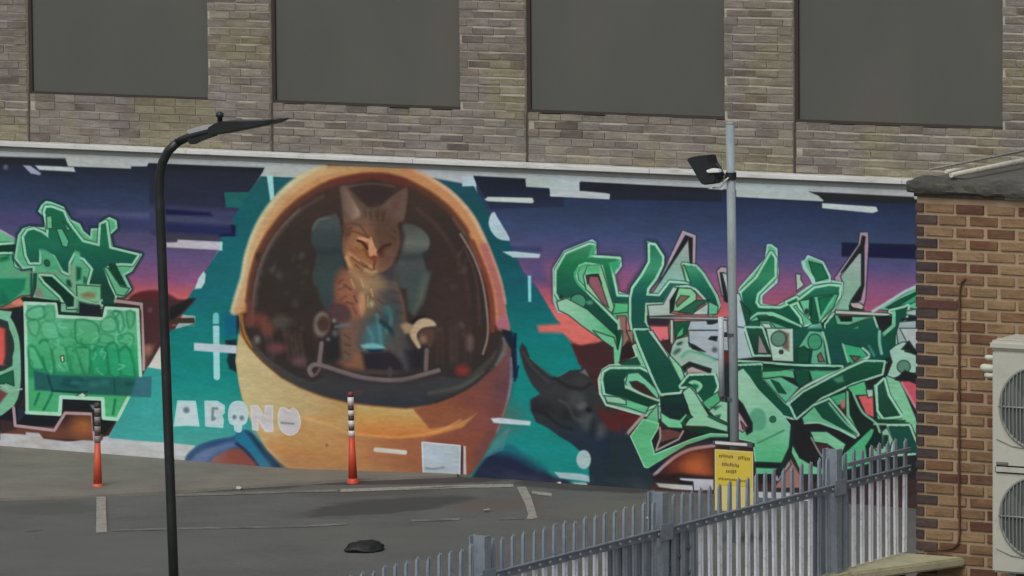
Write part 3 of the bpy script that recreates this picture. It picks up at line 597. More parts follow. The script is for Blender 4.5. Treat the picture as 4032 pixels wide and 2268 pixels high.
P([(370, 1130), (700, 1230), (1150, 1300), (1500, 1240), (1800, 1180), (1850, 1250), (1500, 1400), (900, 1420), (400, 1300)], (58, 58, 62), 16, a=.7)
# collar ring at the right of the helmet
frame(1850, 1100, 1.8117)
P([(225, 350), (300, 370), (330, 480), (340, 700), (300, 700), (290, 500), (240, 400)], (26, 38, 56), 5)
P([(310, 380), (335, 385), (330, 480), (312, 480)], (20, 34, 60), 4)
S([(345, 500), (350, 640)], 5, (90, 120, 150), 4); S([(345, 620), (320, 720)], 8, (24, 40, 62), 4)
S([(295, 560), (300, 700), (270, 860)], 5, (124, 122, 140), 4)
P([(190, 300), (250, 240), (290, 340), (200, 355)], (164, 104, 124), 9)
# dark animal head between teal and letters
beast = [(352, 500), (372, 450), (400, 480), (430, 560), (500, 620), (600, 695), (640, 690), (710, 648), (790, 640), (840, 600), (900, 560), (1000, 640), (1087, 700), (1400, 1449), (850, 1500), (850, 1260), (770, 1210), (720, 1165), (640, 1120), (560, 1060), (470, 1015), (440, 940), (430, 860), (500, 815), (440, 745), (390, 640)]
P([(720, 460), (830, 490), (940, 450), (1087, 500), (1200, 1000), (1087, 1100), (800, 640)], (84, 44, 46), 5)
P([(740, 470), (900, 500), (880, 560), (800, 600)], (34, 28, 30), 5)
S([(770, 550), (860, 555)], 10, (90, 160, 160), 4, 0)
P(beast, G(0, 0, (1380, (48, 50, 54)), (1550, (52, 56, 58)), (1650, (48, 54, 58)), (1720, (38, 50, 64)), (1900, (34, 50, 58))), 4)
P([(900, 900), (1087, 980), (1087, 1100), (960, 1060)], (84, 40, 44), 10)
for q in ((760, 860, 60, 70, (74, 78, 78)), (840, 1010, 50, 60, (78, 82, 84)), (700, 960, 60, 50, (40, 40, 42)), (600, 800, 80, 50, (58, 58, 60)), (930, 1080, 40, 50, (80, 86, 90)), (880, 1060, 20, 60, (30, 32, 36)), (540, 920, 60, 50, (40, 42, 46)), (800, 740, 60, 40, (62, 62, 64)), (470, 900, 30, 50, (38, 38, 40)), (1000, 1200, 80, 80, (34, 46, 66)), (660, 740, 50, 30, (60, 56, 58))): O(*q[:4], q[4], 16, .8)
S([(430, 560), (520, 640), (605, 695), (700, 650)], 4, (80, 150, 140), 3, a=.5)
S([(600, 700), (700, 760), (800, 780), (860, 740)], 12, (34, 34, 37), 7, a=.8)
S([(450, 930), (540, 960), (640, 1040), (720, 1060)], 10, (32, 32, 36), 7, a=.8)
S([(640, 860), (700, 900), (740, 980), (800, 1010)], 9, (84, 88, 88), 7, a=.6)
O(800, 900, 34, 26, (96, 100, 98), 8, .8, -.4); O(850, 930, 20, 16, (24, 26, 30), 6, .9)
S([(380, 520), (460, 640), (560, 730)], 8, (74, 74, 74), 6, a=.7)
P([(820, 640), (850, 690), (790, 660)], (120, 110, 104), 5)
O(812, 1283, 52, 68, (160, 184, 186), 3)
P([(600, 1370), (800, 1385), (850, 1400), (855, 1440), (640, 1415)], (160, 190, 194), 3)
P([(150, 990), (210, 985), (435, 1010), (430, 1040), (170, 1022)], (180, 196, 198), 3)
# box and bar on the helmet
frame(900, 1225, 2.1467)
P([(1635, 1105), (1960, 1135), (1955, 1375), (1645, 1375)], (164, 176, 186), 3, line=(190, 200, 206), lw=5)
P([(1965, 1140), (1985, 1140), (1980, 1375), (1962, 1375)], (60, 50, 66), 3)
P([(1985, 1135), (2005, 1140), (2010, 1380), (1985, 1375)], (190, 178, 182), 3)
S([(1670, 1325), (1740, 1330), (1820, 1318)], 7, (124, 128, 138), 3)
S([(1245, 1168), (1490, 1192)], 18, (190, 186, 182), 3, 0)
# lettering ABONO
frame(600, 1400, 2.898)
LT = (176, 192, 200)
P([(290, 515), (490, 520), (530, 800), (400, 790), (250, 800)], LT, 4, line=(152, 204, 208), lw=5)
O(388, 618, 34, 34, (96, 112, 124), 6)
P([(600, 518), (740, 520), (820, 570), (820, 650), (790, 680), (810, 730), (800, 815), (700, 808), (610, 800)], LT, 4, line=(156, 204, 206), lw=5)
S([(740, 600), (690, 600), (685, 730)], 9, (104, 122, 132), 4, 0); O(705, 715, 16, 16, (104, 122, 132), 5)
P([(905, 545), (960, 520), (1030, 530), (1080, 600), (1085, 700), (1060, 770), (1020, 790), (1010, 860), (970, 865), (940, 840), (935, 790), (890, 770), (870, 700), (875, 610)], LT, 4, 2, line=(158, 206, 208), lw=5)
O(936, 700, 20, 24, (84, 112, 124), 5); O(1020, 708, 24, 26, (96, 112, 122), 5)
P([(1125, 570), (1200, 568), (1280, 690), (1290, 570), (1370, 570), (1372, 860), (1290, 860), (1200, 720), (1205, 850), (1145, 840)], (184, 182, 186), 4, line=(196, 196, 198), lw=4)
P([(1440, 660), (1470, 590), (1530, 600), (1560, 630), (1600, 595), (1660, 640), (1690, 760), (1650, 870), (1570, 905), (1490, 870), (1440, 770)], (184, 182, 188), 4, 2, line=(200, 198, 196), lw=4)
S([(1475, 765), (1610, 775)], 7, (120, 118, 132), 3, 0)
# ---- right graffiti, upper half
KEY = True
frame(0, 0, 1)
P([(2930, 1230), (3120, 1250), (3620, 1232), (3620, 1930), (3420, 1960), (3130, 1880), (3060, 1890), (2900, 1700), (2880, 1400)], (36, 38, 40), 8)
P([(3080, 1900), (3120, 1800), (3190, 1900), (3300, 1900), (3620, 1880), (3620, 2000), (3060, 1990)], (58, 44, 46), 8)
P([(2640, 1480), (2900, 1420), (2900, 1720), (2800, 1700), (2640, 1600)], (34, 44, 44), 8)
frame(2100, 880, 2.8975)
P([(300, 1000), (450, 1040), (820, 1330), (700, 1400), (640, 1385), (560, 1410), (440, 1360), (350, 1250), (60, 1240), (45, 1160), (300, 1140)], (200, 108, 102), 8)
P([(440, 1360), (560, 1405), (640, 1390), (700, 1400), (800, 1340), (1000, 1449), (1000, 1600), (520, 1600)], (80, 38, 42), 5)
# lavender spikes
P([(1440, 620), (1700, 70), (1860, 130), (1850, 520), (1650, 560)], (164, 146, 164), 3)
P([(1460, 640), (1735, 135), (1815, 165), (1810, 500), (1640, 560)], (36, 32, 38), 3)
P([(1380, 760), (1600, 430), (1770, 180), (1790, 480), (1760, 660), (1560, 670), (1460, 810), (1320, 820)], G(0, 0, (940, (166, 166, 176)), (1020, (136, 158, 154)), (1110, (130, 172, 160))), 3)
P([(2090, 540), (2140, 490), (2210, 500), (2230, 900), (2150, 820)], (164, 148, 160), 3)
P([(2130, 560), (2170, 560), (2220, 900), (2180, 880)], BK, 3)
P([(2150, 560), (2210, 570), (2230, 860)], (160, 172, 174), 3)
S([(245, 880), (235, 520), (360, 320), (670, 195), (705, 220), (705, 375), (985, 385), (995, 480), (920, 580), (960, 780), (1000, 800), (1075, 790), (1110, 710), (1230, 540), (1310, 420), (1295, 200), (1400, 220), (1500, 370), (1500, 460), (1430, 640)], 24, (30, 50, 66), 8, 0, .5)
P([(240, 880), (235, 520), (360, 320), (670, 195), (705, 220), (705, 375), (985, 385), (995, 480), (920, 580), (960, 780), (1000, 800), (1110, 830), (1110, 1060), (960, 1060), (980, 1130), (970, 1440), (900, 1300), (620, 1040), (290, 1000)], (96, 172, 134), 3, line=(146, 186, 178), lw=11)
P([(262, 790), (265, 540), (375, 350), (640, 240), (690, 250), (630, 380), (980, 405), (940, 445), (870, 450), (950, 830), (1110, 840), (1110, 900), (900, 905), (790, 470), (600, 440), (520, 470), (470, 560), (490, 660), (600, 780), (965, 1150), (955, 1430), (900, 1250), (640, 1010), (420, 850), (300, 850)], G(0, 0, (970, (62, 130, 98)), (1040, (34, 116, 80)), (1120, (30, 96, 80)), (1200, (26, 78, 66)), (1350, (18, 66, 50))), 4)
P([(620, 400), (700, 340), (700, 240), (660, 280)], (66, 158, 108), 5)
P([(860, 450), (990, 410), (980, 490), (910, 570)], (56, 150, 106), 5)
S([(640, 470), (560, 480), (490, 540), (475, 610), (520, 690), (590, 760)], 9, (70, 166, 116), 3)
P([(570, 600), (620, 480), (770, 470), (925, 960), (900, 1010), (880, 1010), (600, 750)], (136, 186, 150), 4)
P([(620, 480), (760, 470), (760, 570), (600, 570)], (84, 174, 124), 5)
P([(620, 610), (660, 580), (740, 590), (860, 960), (800, 920), (640, 700)], (136, 88, 98), 4)
P([(600, 590), (740, 575), (780, 690), (740, 600), (640, 600), (620, 690)], (66, 46, 50), 3)
O(510, 890, 92, 88, (72, 140, 114), 4); O(640, 900, 40, 22, (72, 140, 114), 5); O(320, 840, 26, 26, (16, 60, 48), 5)
P([(265, 890), (380, 850), (620, 980), (960, 1290), (965, 1440), (860, 1380), (560, 1170), (400, 1040), (290, 990)], H((2190, (150, 196, 170)), (2300, (124, 182, 148)), (2400, (84, 170, 122))), 3)
P([(920, 960), (930, 900), (1090, 910), (1090, 1010), (900, 1030)], (84, 172, 122), 3)
P([(950, 1050), (1060, 1050), (1060, 1240), (1110, 1290), (1000, 1449), (970, 1449), (985, 1150)], (140, 106, 100), 4)
S([(970, 1100), (985, 1250), (975, 1449)], 9, (144, 184, 156), 3)
# the tall stem
P([(1090, 860), (1110, 720), (1230, 540), (1310, 420), (1290, 190), (1400, 210), (1500, 360), (1500, 460), (1430, 640), (1320, 780), (1290, 900), (1290, 1120), (1500, 1449), (1240, 1449), (1120, 1260), (1080, 1100)], (120, 176, 158), 3)
P([(1115, 850), (1140, 740), (1250, 590), (1330, 440), (1330, 240), (1385, 250), (1470, 380), (1465, 470), (1390, 620), (1300, 740), (1290, 820), (1440, 830), (1560, 675), (1780, 690), (1715, 470), (1850, 490), (1930, 580), (2080, 830), (2110, 930), (2080, 1000), (2020, 1030), (2000, 960), (1980, 870), (1860, 740), (1760, 700), (1590, 715), (1480, 900), (1280, 905), (1270, 1120), (1470, 1449), (1250, 1449), (1140, 1250), (1115, 1100)], G(0, 0, (960, (40, 112, 84)), (1060, (62, 138, 108)), (1110, (34, 104, 84)), (1180, (26, 82, 74)), (1380, (28, 84, 72))), 4)
S([(1850, 480), (1940, 570), (2090, 830), (2120, 930)], 8, (118, 180, 152), 3)
P([(1720, 470), (1700, 480), (1740, 660), (1800, 680)], (120, 180, 144), 4)
P([(1990, 880), (2110, 940), (2100, 1030), (2000, 1040)], (100, 172, 146), 4)
P([(1300, 930), (1480, 920), (1590, 720), (1650, 730), (1570, 900), (1570, 1020), (1700, 1040), (1990, 1040), (2000, 900), (1850, 1000), (1700, 1040), (1320, 1060)], (164, 180, 178), 3)
P([(1570, 870), (1650, 730), (1800, 740), (1860, 800), (1860, 870), (1700, 1000), (1590, 1000)], (124, 184, 144), 3)
P([(1560, 880), (1660, 730), (1620, 850), (1600, 980), (1560, 1020)], BK, 3)
P([(1630, 900), (1680, 820), (1780, 830), (1720, 880), (1640, 950)], (122, 98, 88), 4)
P([(1650, 1010), (1850, 880), (2010, 870), (1880, 950), (1820, 1030)], (40, 96, 76), 4)
P([(1300, 1060), (1560, 1070), (1540, 1160), (1310, 1150)], (52, 40, 56), 4)
P([(1320, 1060), (2220, 1070), (2220, 1100), (1320, 1080)], (176, 182, 184), 3)
P([(1320, 1165), (1540, 1170), (1550, 1340), (1450, 1350), (1380, 1290)], (204, 110, 116), 4)
P([(1440, 1350), (1560, 1320), (1560, 1449), (1480, 1449)], (48, 30, 34), 4)
P([(1560, 1090), (1600, 1100), (1600, 1400), (1560, 1400)], (168, 180, 170), 3)
P([(1600, 1120), (1790, 1110), (1750, 1260), (1620, 1330)], (26, 84, 62), 3)
P([(1650, 1240), (1720, 1160), (1710, 1270), (1620, 1310)], (78, 168, 122), 3)
# pale robot face behind the pole
P([(1790, 1110), (2210, 1100), (2230, 1449), (1850, 1449), (1760, 1330), (1760, 1200)], G(0, 0, (1270, (158, 170, 176)), (1380, (150, 162, 168))), 3)
P([(1980, 1110), (2150, 1110), (2040, 1145), (1990, 1145)], BK, 3)
P([(2010, 1310), (2080, 1290), (2090, 1330), (2040, 1335)], BK, 4)
P([(1740, 1330), (1790, 1350), (1900, 1420), (1800, 1400)], BK, 4)
# ---- right graffiti, right of the pole, upper
frame(2850, 880, 2.8975)
P([(1350, 220), (2200, 245), (2200, 400), (1650, 380), (1350, 370)], (28, 30, 62), 4)
P([(1260, 620), (1530, 240), (1550, 95), (1650, 95), (1655, 240), (1620, 860), (1600, 930), (1500, 930), (1300, 760)], (158, 136, 158), 3)
P([(1340, 560), (1560, 240), (1580, 140), (1615, 150), (1600, 260), (1600, 700), (1560, 870), (1440, 960), (1430, 900), (1560, 720), (1570, 380)], BK, 3)
P([(1330, 600), (1540, 340), (1570, 340), (1570, 700), (1450, 880), (1430, 1000), (1260, 1000), (1340, 760), (1360, 680)], G(0, 0, (1000, (160, 168, 166)), (1100, (132, 162, 152)), (1200, (128, 170, 152))), 3)
P([(1440, 900), (1550, 900), (1600, 940), (1580, 990), (1460, 980)], (168, 160, 158), 4)
P([(1430, 930), (1480, 960), (1600, 985), (1440, 985)], (40, 40, 42), 3)
def leaf(o, i, ln=G4, f=None):
    S(o, 12, (28, 48, 62), 6, 0, .5, True)
    P(o, (100, 170, 138), 3, line=(148, 188, 178), lw=8); P(i, f or G2, 4)
leaf([(180, 740), (480, 400), (500, 245), (540, 245), (600, 290), (615, 560), (600, 670), (430, 820), (430, 920), (600, 950), (800, 840), (1000, 700), (1200, 650), (1350, 680), (1340, 800), (1220, 1060), (900, 1180), (840, 1400), (260, 1120), (180, 950)], [(200, 790), (380, 620), (540, 340), (580, 400), (580, 600), (380, 800), (360, 900), (400, 960), (640, 970), (860, 880), (1040, 740), (1200, 710), (1320, 720), (1310, 830), (1110, 1110), (1080, 1020), (1010, 1080), (880, 960), (830, 850), (720, 900), (860, 1080), (880, 1160), (640, 1080), (500, 1010), (380, 1010), (250, 1090)], f=G(0, 0, (1000, (34, 118, 80)), (1090, (54, 128, 100)), (1180, (26, 88, 70)), (1260, (20, 80, 60))))
leaf([(905, 460), (960, 370), (1130, 440), (1210, 600), (1210, 660), (1020, 680)], [(970, 430), (1120, 470), (1190, 620), (1050, 660), (1010, 560)])
S([(905, 440), (930, 520), (1010, 620), (1020, 660)], 15, (150, 192, 180), 3)
P([(820, 570), (880, 580), (880, 640), (920, 700), (830, 770)], (160, 176, 172), 3)
P([(990, 840), (1310, 800), (1250, 960), (1100, 1110), (1050, 1000)], (72, 158, 120), 3)
P([(1080, 850), (1240, 820), (1200, 940), (1110, 1060)], (22, 104, 74), 4)
P([(1000, 850), (1040, 860), (1080, 1100), (1040, 1200), (990, 1100)], (22, 84, 62), 4)
S([(1050, 850), (1100, 1090), (1240, 860)], 9, (110, 182, 150), 3, 0)
P([(860, 880), (980, 860), (970, 1060), (920, 1020)], (104, 180, 146), 4); O(945, 1000, 16, 26, (18, 70, 50), 4)
P([(280, 1080), (380, 1000), (560, 1000), (700, 1060), (900, 1160), (880, 1220), (640, 1130), (480, 1040), (380, 1050), (260, 1140)], (126, 188, 156), 4)
P([(380, 1060), (560, 1060), (860, 1180), (880, 1230), (640, 1160), (540, 1110), (410, 1110)], (14, 74, 54), 4)
P([(130, 790), (180, 800), (400, 1449), (160, 1449)], (158, 178, 180), 3)
P([(190, 880), (300, 1000), (290, 1130), (400, 1449), (330, 1449)], G1, 4)
P([(260, 1130), (410, 1100), (390, 1449), (330, 1449)], (26, 84, 68), 3)
P([(415, 1130), (520, 1140), (720, 1440), (600, 1449), (470, 1200)], (170, 190, 180), 3)
P([(430, 1210), (470, 1200), (560, 1449), (500, 1449)], BK, 3)
P([(520, 1110), (640, 1150), (800, 1210), (790, 1280), (640, 1240)], (84, 158, 126), 4)
P([(600, 1260), (780, 1240), (800, 1449), (640, 1449)], (164, 190, 172), 3)
P([(700, 1290), (740, 1290), (750, 1449), (700, 1449)], (112, 96, 90), 5); O(640, 1320, 95, 76, (88, 124, 108), 5)
P([(810, 1200), (960, 1180), (830, 1449), (800, 1449)], (34, 104, 78), 4)
P([(840, 1400), (980, 1160), (1110, 1120), (1200, 1449), (840, 1449)], (90, 156, 130), 4); O(1040, 1340, 90, 90, (72, 150, 120), 5)
P([(860, 1449), (960, 1290), (970, 1449)], G1, 5)
S([(900, 1290), (980, 1180), (1030, 1160)], 8, (110, 176, 148), 3)
P([(1160, 1160), (1260, 1040), (1290, 1150), (1420, 1160), (1700, 1070), (1760, 1240), (1760, 1449), (1200, 1449)], G(0, 0, (1250, (26, 90, 70)), (1380, (24, 82, 72))), 3)
P([(1260, 1040), (1340, 1050), (1340, 1110), (1460, 1110), (1460, 1060), (1700, 1060), (1420, 1160), (1290, 1150)], (102, 168, 142), 3)
P([(1310, 1060), (1450, 1060), (1440, 1110), (1340, 1110)], (22, 40, 34), 3)
P([(1270, 985), (1900, 1020), (1910, 1060), (1270, 1030)], (172, 180, 176), 3)
P([(1740, 1070), (1890, 1050), (1920, 1080), (1880, 1140), (1790, 1140)], BK, 3)
P([(1440, 1200), (1540, 1160), (1550, 1240), (1480, 1220)], (92, 164, 140), 4)
P([(1340, 1350), (1500, 1400), (1600, 1449), (1360, 1449)], (50, 160, 120), 4)
P([(1740, 980), (2060, 800), (2200, 715), (2300, 700), (2300, 1000), (2100, 960), (1960, 1000)], (96, 172, 140), 3)
S([(1700, 1000), (1900, 880), (2060, 780), (2230, 700)], 12, (164, 182, 182), 3)
P([(1880, 960), (2060, 850), (2250, 770), (2250, 860), (2050, 950), (1940, 980)], (60, 150, 112), 4)
P([(1850, 960), (2000, 870), (2200, 780), (2210, 800), (1960, 960)], (24, 80, 60), 3)
P([(1900, 1000), (2060, 960), (2100, 940), (2080, 1060), (1960, 1280), (1960, 1449), (1810, 1449), (1810, 1290), (1940, 1180), (1960, 1020)], G1, 4)
S([(1940, 1010), (1940, 1160), (1790, 1290), (1780, 1449)], 14, (118, 182, 152), 3, 0)
P([(2000, 1120), (2250, 1100), (2250, 1449), (2000, 1449), (1970, 1240)], (150, 168, 168), 3)
P([(2080, 1000), (2250, 960), (2250, 1060), (2080, 1040)], (150, 178, 168), 4)
P([(2040, 1080), (2250, 1070), (2250, 1095), (2020, 1100)], BK, 3)
P([(2110, 1240), (2250, 1260), (2250, 1280)], (70, 80, 80), 4)
# ---- right graffiti, lower left
frame(2300, 1300, 2.8986)
P([(-100, 180), (200, 130), (330, 200), (340, 400), (640, 420), (900, 100), (1100, 200), (1200, 1449), (400, 1449), (500, 1150), (640, 980), (300, 900), (150, 700)], (66, 42, 44), 6)
P([(330, 900), (640, 970), (480, 1160), (420, 1000)], (86, 38, 42), 8)
P([(100, 0), (340, 80), (380, 210), (420, 60), (440, 0), (440, 130), (400, 400), (340, 400), (330, 200), (200, 110)], (110, 178, 140), 3)
P([(360, 0), (420, 0), (385, 220)], (16, 72, 50), 3)
P([(440, 200), (520, 130), (560, 240), (590, 290), (420, 330)], (46, 32, 34), 4)
P([(480, 0), (560, 10), (560, 180), (530, 120)], (140, 120, 108), 4)
P([(560, 180), (620, 150), (760, 440), (870, 600), (900, 760), (860, 1000), (640, 960), (250, 850), (180, 720), (165, 560), (210, 450), (290, 400), (420, 390), (600, 300)], (122, 182, 150), 3, line=(166, 190, 178), lw=8)
P([(215, 560), (230, 480), (300, 440), (640, 440), (720, 480), (860, 620), (1090, 620), (1090, 700), (880, 700), (760, 620), (600, 480), (500, 500), (460, 560), (470, 660), (860, 810), (860, 830), (700, 890), (500, 790), (240, 720)], G(0, 0, (1450, (28, 78, 62)), (1530, (18, 58, 50)), (1600, (14, 62, 44))), 4)
P([(400, 370), (600, 310), (640, 390), (430, 390)], (20, 78, 58), 3)
P([(470, 600), (500, 490), (620, 480), (860, 700), (840, 810), (780, 790), (500, 660)], (112, 182, 148), 4)
P([(520, 590), (600, 580), (680, 620), (830, 780), (780, 780), (560, 650)], (58, 40, 40), 4)
S([(480, 640), (640, 720), (850, 800)], 8, (170, 190, 170), 3)
P([(250, 750), (500, 790), (740, 870), (700, 950), (500, 880), (260, 830)], (96, 176, 132), 3)
P([(230, 745), (400, 760), (480, 800), (480, 850), (260, 820)], (140, 190, 162), 4)
P([(580, 0), (720, 0), (960, 300), (1130, 620), (1090, 700), (880, 720), (800, 560), (640, 180)], G(0, 0, (1300, (28, 88, 72)), (1450, (22, 74, 62))), 3)
P([(720, 0), (780, 0), (950, 260), (1160, 620), (1130, 640), (960, 330)], (150, 184, 168), 3)
P([(960, 300), (1040, 240), (1100, 300), (1160, 560), (1120, 620)], (128, 188, 152), 3)
# jaw
P([(1000, 180), (1050, 100), (1200, 60), (1240, 0), (1560, 0), (1560, 800), (1450, 790), (1420, 520), (1150, 540), (1110, 420), (980, 280)], (148, 176, 166), 3)
P([(1190, 0), (1540, 0), (1540, 340), (1380, 280), (1200, 180)], (158, 168, 176), 4)
P([(1190, 140), (1260, 170), (1380, 245), (1240, 210)], BK, 3)
P([(1420, 100), (1450, 70), (1520, 70), (1510, 120)], BK, 3); O(1490, 220, 30, 30, (84, 92, 92), 6)
O(1090, 150, 36, 18, (52, 70, 62), 5, rot=-.4); O(1060, 240, 50, 22, (62, 92, 80), 6, rot=-.6)
S([(1120, 300), (1200, 240), (1400, 290), (1500, 340)], 10, (100, 160, 134), 4)
P([(1110, 420), (1200, 360), (1450, 440), (1440, 500), (1180, 420), (1150, 480)], BK, 4)
P([(1170, 440), (1230, 410), (1420, 480), (1380, 510), (1180, 530)], (168, 152, 148), 4)
P([(1100, 640), (1200, 520), (1480, 510), (1520, 640), (1460, 760), (1380, 840), (1280, 700), (1220, 640)], (22, 78, 60), 3)
P([(1180, 600), (1240, 560), (1320, 580), (1360, 640), (1290, 720), (1260, 640)], (126, 190, 156), 3, 3); O(1265, 640, 40, 30, (32, 96, 72), 5)
P([(1350, 820), (1400, 780), (1530, 700), (1560, 820), (1480, 880), (1440, 920), (1390, 880)], (84, 168, 124), 4)
P([(1420, 920), (1560, 800), (1640, 820), (1640, 1060), (1480, 980)], (140, 190, 164), 4)
P([(1440, 870), (1560, 860), (1500, 910)], (40, 92, 70), 5); P([(1500, 970), (1560, 960), (1540, 1010)], (30, 66, 54), 5)
P([(1120, 700), (1200, 640), (1260, 700), (1420, 960), (1640, 1070), (1640, 1160), (1400, 1100), (1140, 1090), (1220, 980)], (136, 188, 158), 3)
S([(1420, 980), (1540, 1040), (1640, 1080)], 7, (18, 68, 50), 3)
P([(870, 760), (1130, 750), (1180, 860), (1160, 960), (1080, 1010), (980, 990), (880, 920)], (26, 46, 48), 3)
P([(900, 770), (1130, 750), (1140, 830), (900, 820)], (20, 58, 52), 6)
P([(870, 930), (980, 1000), (1090, 1020), (1160, 950), (1190, 960), (1130, 1060), (1120, 1120), (960, 1110), (880, 1040)], (112, 188, 150), 3)
P([(1110, 1060), (1190, 950), (1240, 990), (1160, 1020), (1150, 1120)], (22, 84, 62), 3)
P([(840, 840), (855, 1080), (780, 1200), (780, 1310), (830, 1449), (640, 1449), (530, 1240), (660, 1060)], G(0, 0, (1600, (124, 182, 148)), (1680, (76, 156, 114)), (1800, (78, 160, 120))), 3)
S([(490, 1180), (640, 1010), (680, 970)], 13, (160, 142, 142), 3)
P([(480, 1150), (520, 1230), (640, 1449), (400, 1449)], (34, 52, 64), 6)
P([(770, 1250), (860, 1110), (1130, 1130), (1400, 1120), (1560, 1150), (1350, 1200), (1100, 1290), (830, 1390)], BK, 3)
P([(1150, 1130), (1400, 1120), (1560, 1150), (1400, 1190)], (18, 58, 40), 5)
P([(870, 1130), (960, 1120), (1110, 1160), (1090, 1220), (850, 1290)], (100, 64, 64), 4)
S([(865, 1110), (870, 1220), (820, 1370), (1080, 1240), (1130, 1150)], 7, (164, 152, 148), 3, 0)
# ---- right graffiti, lower mid: arch, fire, base bars
frame(2400, 1650, 3.6229)
P([(0, 250), (260, 240), (500, 690), (560, 700), (640, 900), (580, 1000), (300, 1060), (0, 1000)], (36, 50, 58), 5)
P([(300, 240), (480, 0), (700, 60), (690, 130), (590, 300), (640, 500), (1180, 280), (1440, 205), (1680, 215), (1680, 260), (1420, 260), (1100, 360), (560, 690), (500, 680)], (90, 168, 124), 3, line=(136, 190, 158), lw=5)
P([(560, 700), (1100, 370), (1440, 260), (1900, 260), (1500, 370), (1150, 420), (900, 540), (640, 800)], (30, 38, 50), 3)
P([(640, 820), (900, 560), (1150, 440), (1490, 400), (1490, 840), (640, 860)], (60, 36, 36), 3)
P([(1490, 400), (2576, 400), (2576, 1100), (1490, 1050)], (60, 40, 40), 4)
S([(640, 790), (900, 560), (1150, 430), (1490, 375)], 13, (158, 142, 152), 3)
O(1190, 620, 270, 130, (150, 72, 46), 60, .9, -.3); O(1240, 660, 130, 80, (190, 110, 62), 40, .9); O(1300, 740, 180, 34, (180, 92, 54), 22, .7, .15)
P([(620, 800), (1000, 770), (1480, 830), (1480, 860), (980, 830), (980, 900), (640, 900)], (40, 30, 32), 8)
P([(1000, 830), (1490, 850), (1490, 1010), (1200, 1020), (1190, 920), (1000, 870)], (178, 176, 186), 2.5)
P([(980, 870), (1190, 890), (1190, 935), (970, 920)], (34, 28, 30), 2.5)
P([(650, 900), (960, 920), (1190, 935), (1200, 1020), (900, 1000), (700, 970)], (178, 176, 176), 2.5)
P([(1490, 1000), (3200, 1060), (3200, 1200), (1490, 1140)], (186, 186, 190), 2.5)
# belly plate right of the pole
frame(2900, 1300, 2.4147)
P([(-20, -40), (100, -20), (170, 260), (-20, 280)], (158, 176, 178), 3)
P([(90, -20), (240, -20), (330, 230), (170, 230)], G(0, 0, (1290, (30, 80, 66)), (1380, (26, 58, 52))), 3)
P([(210, 20), (300, 220), (200, 220)], (134, 128, 128), 4)
P([(280, -20), (540, -20), (545, 300), (340, 290), (330, 220)], (164, 192, 178), 3)
P([(400, -10), (500, 30), (500, 200), (440, 170)], (110, 92, 86), 5); O(400, 80, 72, 72, (92, 128, 112), 4); O(425, 205, 18, 18, (48, 64, 62), 3)
P([(550, -20), (1360, -20), (1500, 240), (1260, 320), (900, 360), (550, 340)], G(0, 0, (1290, (25, 84, 70)), (1420, (22, 76, 68))), 5)
P([(580, 170), (690, 0), (820, 10), (860, 330), (700, 330), (720, 180)], (92, 164, 134), 4)
O(745, 110, 66, 76, (66, 142, 112), 4)
P([(570, 180), (640, 150), (700, 200), (690, 310), (580, 310)], G1, 4)
P([(770, 240), (800, 210), (840, 300), (780, 300)], (112, 92, 84), 3)
S([(820, 20), (850, 120), (890, 330), (700, 335)], 9, (146, 192, 162), 3, 0)
P([(1000, 120), (1180, 160), (1250, 240), (1100, 320), (1060, 300)], (60, 160, 116), 4)
P([(1080, 240), (1180, 250), (1120, 300)], (106, 82, 72), 4)
S([(1010, 130), (1060, 300)], 7, (144, 190, 160), 3, 0)
S([(1200, 170), (1260, 250), (1080, 350), (760, 490)], 9, (160, 192, 172), 3)
S([(1360, 10), (1360, 120), (1380, 220)], 12, (120, 180, 152), 3); S([(1260, 150), (1310, 240)], 10, (70, 130, 110), 4, 0)
S([(1260, 310), (1430, 305)], 7, (66, 140, 112), 3, 0); S([(1280, 370), (1400, 370)], 7, (66, 140, 112), 3, 0)
P([(1450, 190), (1580, 110), (1620, 130), (1600, 200), (1720, 240), (1720, 400), (1640, 400), (1540, 440), (1420, 460), (1480, 300)], (152, 190, 174), 3, 2)
P([(1550, -20), (1740, -20), (1740, 200), (1640, 150)], (168, 180, 178), 4)
P([(1570, 180), (1640, 100), (1720, 220), (1640, 190)], BK, 4); O(1590, 345, 62, 60, (90, 132, 114), 4)
P([(-10, 300), (200, 310), (560, 340), (1000, 350), (980, 380), (550, 370), (-10, 350)], (18, 62, 50), 3)
P([(0, 340), (230, 330), (240, 460), (460, 700), (560, 780), (540, 830), (430, 800), (0, 380)], G1, 3)
P([(230, 340), (540, 380), (560, 460), (440, 440), (250, 460)], (92, 172, 130), 3)
P([(260, 340), (520, 360), (420, 380), (250, 390)], (20, 76, 54), 3)
P([(250, 460), (420, 440), (600, 540), (470, 690), (360, 580)], (96, 172, 140), 3)
P([(330, 470), (400, 500), (470, 600), (400, 590)], (16, 80, 58), 4)
P([(550, 370), (690, 380), (700, 490), (600, 540), (560, 480)], (22, 76, 58), 3)
P([(690, 380), (960, 380), (720, 480)], (74, 160, 118), 3)
S([(490, 690), (620, 560), (820, 450), (1080, 345), (1240, 260)], 12, (158, 194, 172), 3)
P([(510, 700), (640, 590), (1060, 370), (1220, 300), (1400, 300), (1380, 410), (1100, 500), (800, 640), (640, 770), (570, 830)], G(0, 0, (1430, (26, 84, 62)), (1560, (20, 60, 50))), 4)
P([(910, 460), (1010, 430), (1020, 490), (960, 500)], (72, 132, 104), 6)
P([(1050, 540), (1220, 480), (1240, 560), (1300, 620), (1110, 620)], (84, 176, 122), 4)
P([(860, 640), (1040, 580), (1060, 680), (960, 720)], (70, 158, 118), 4)
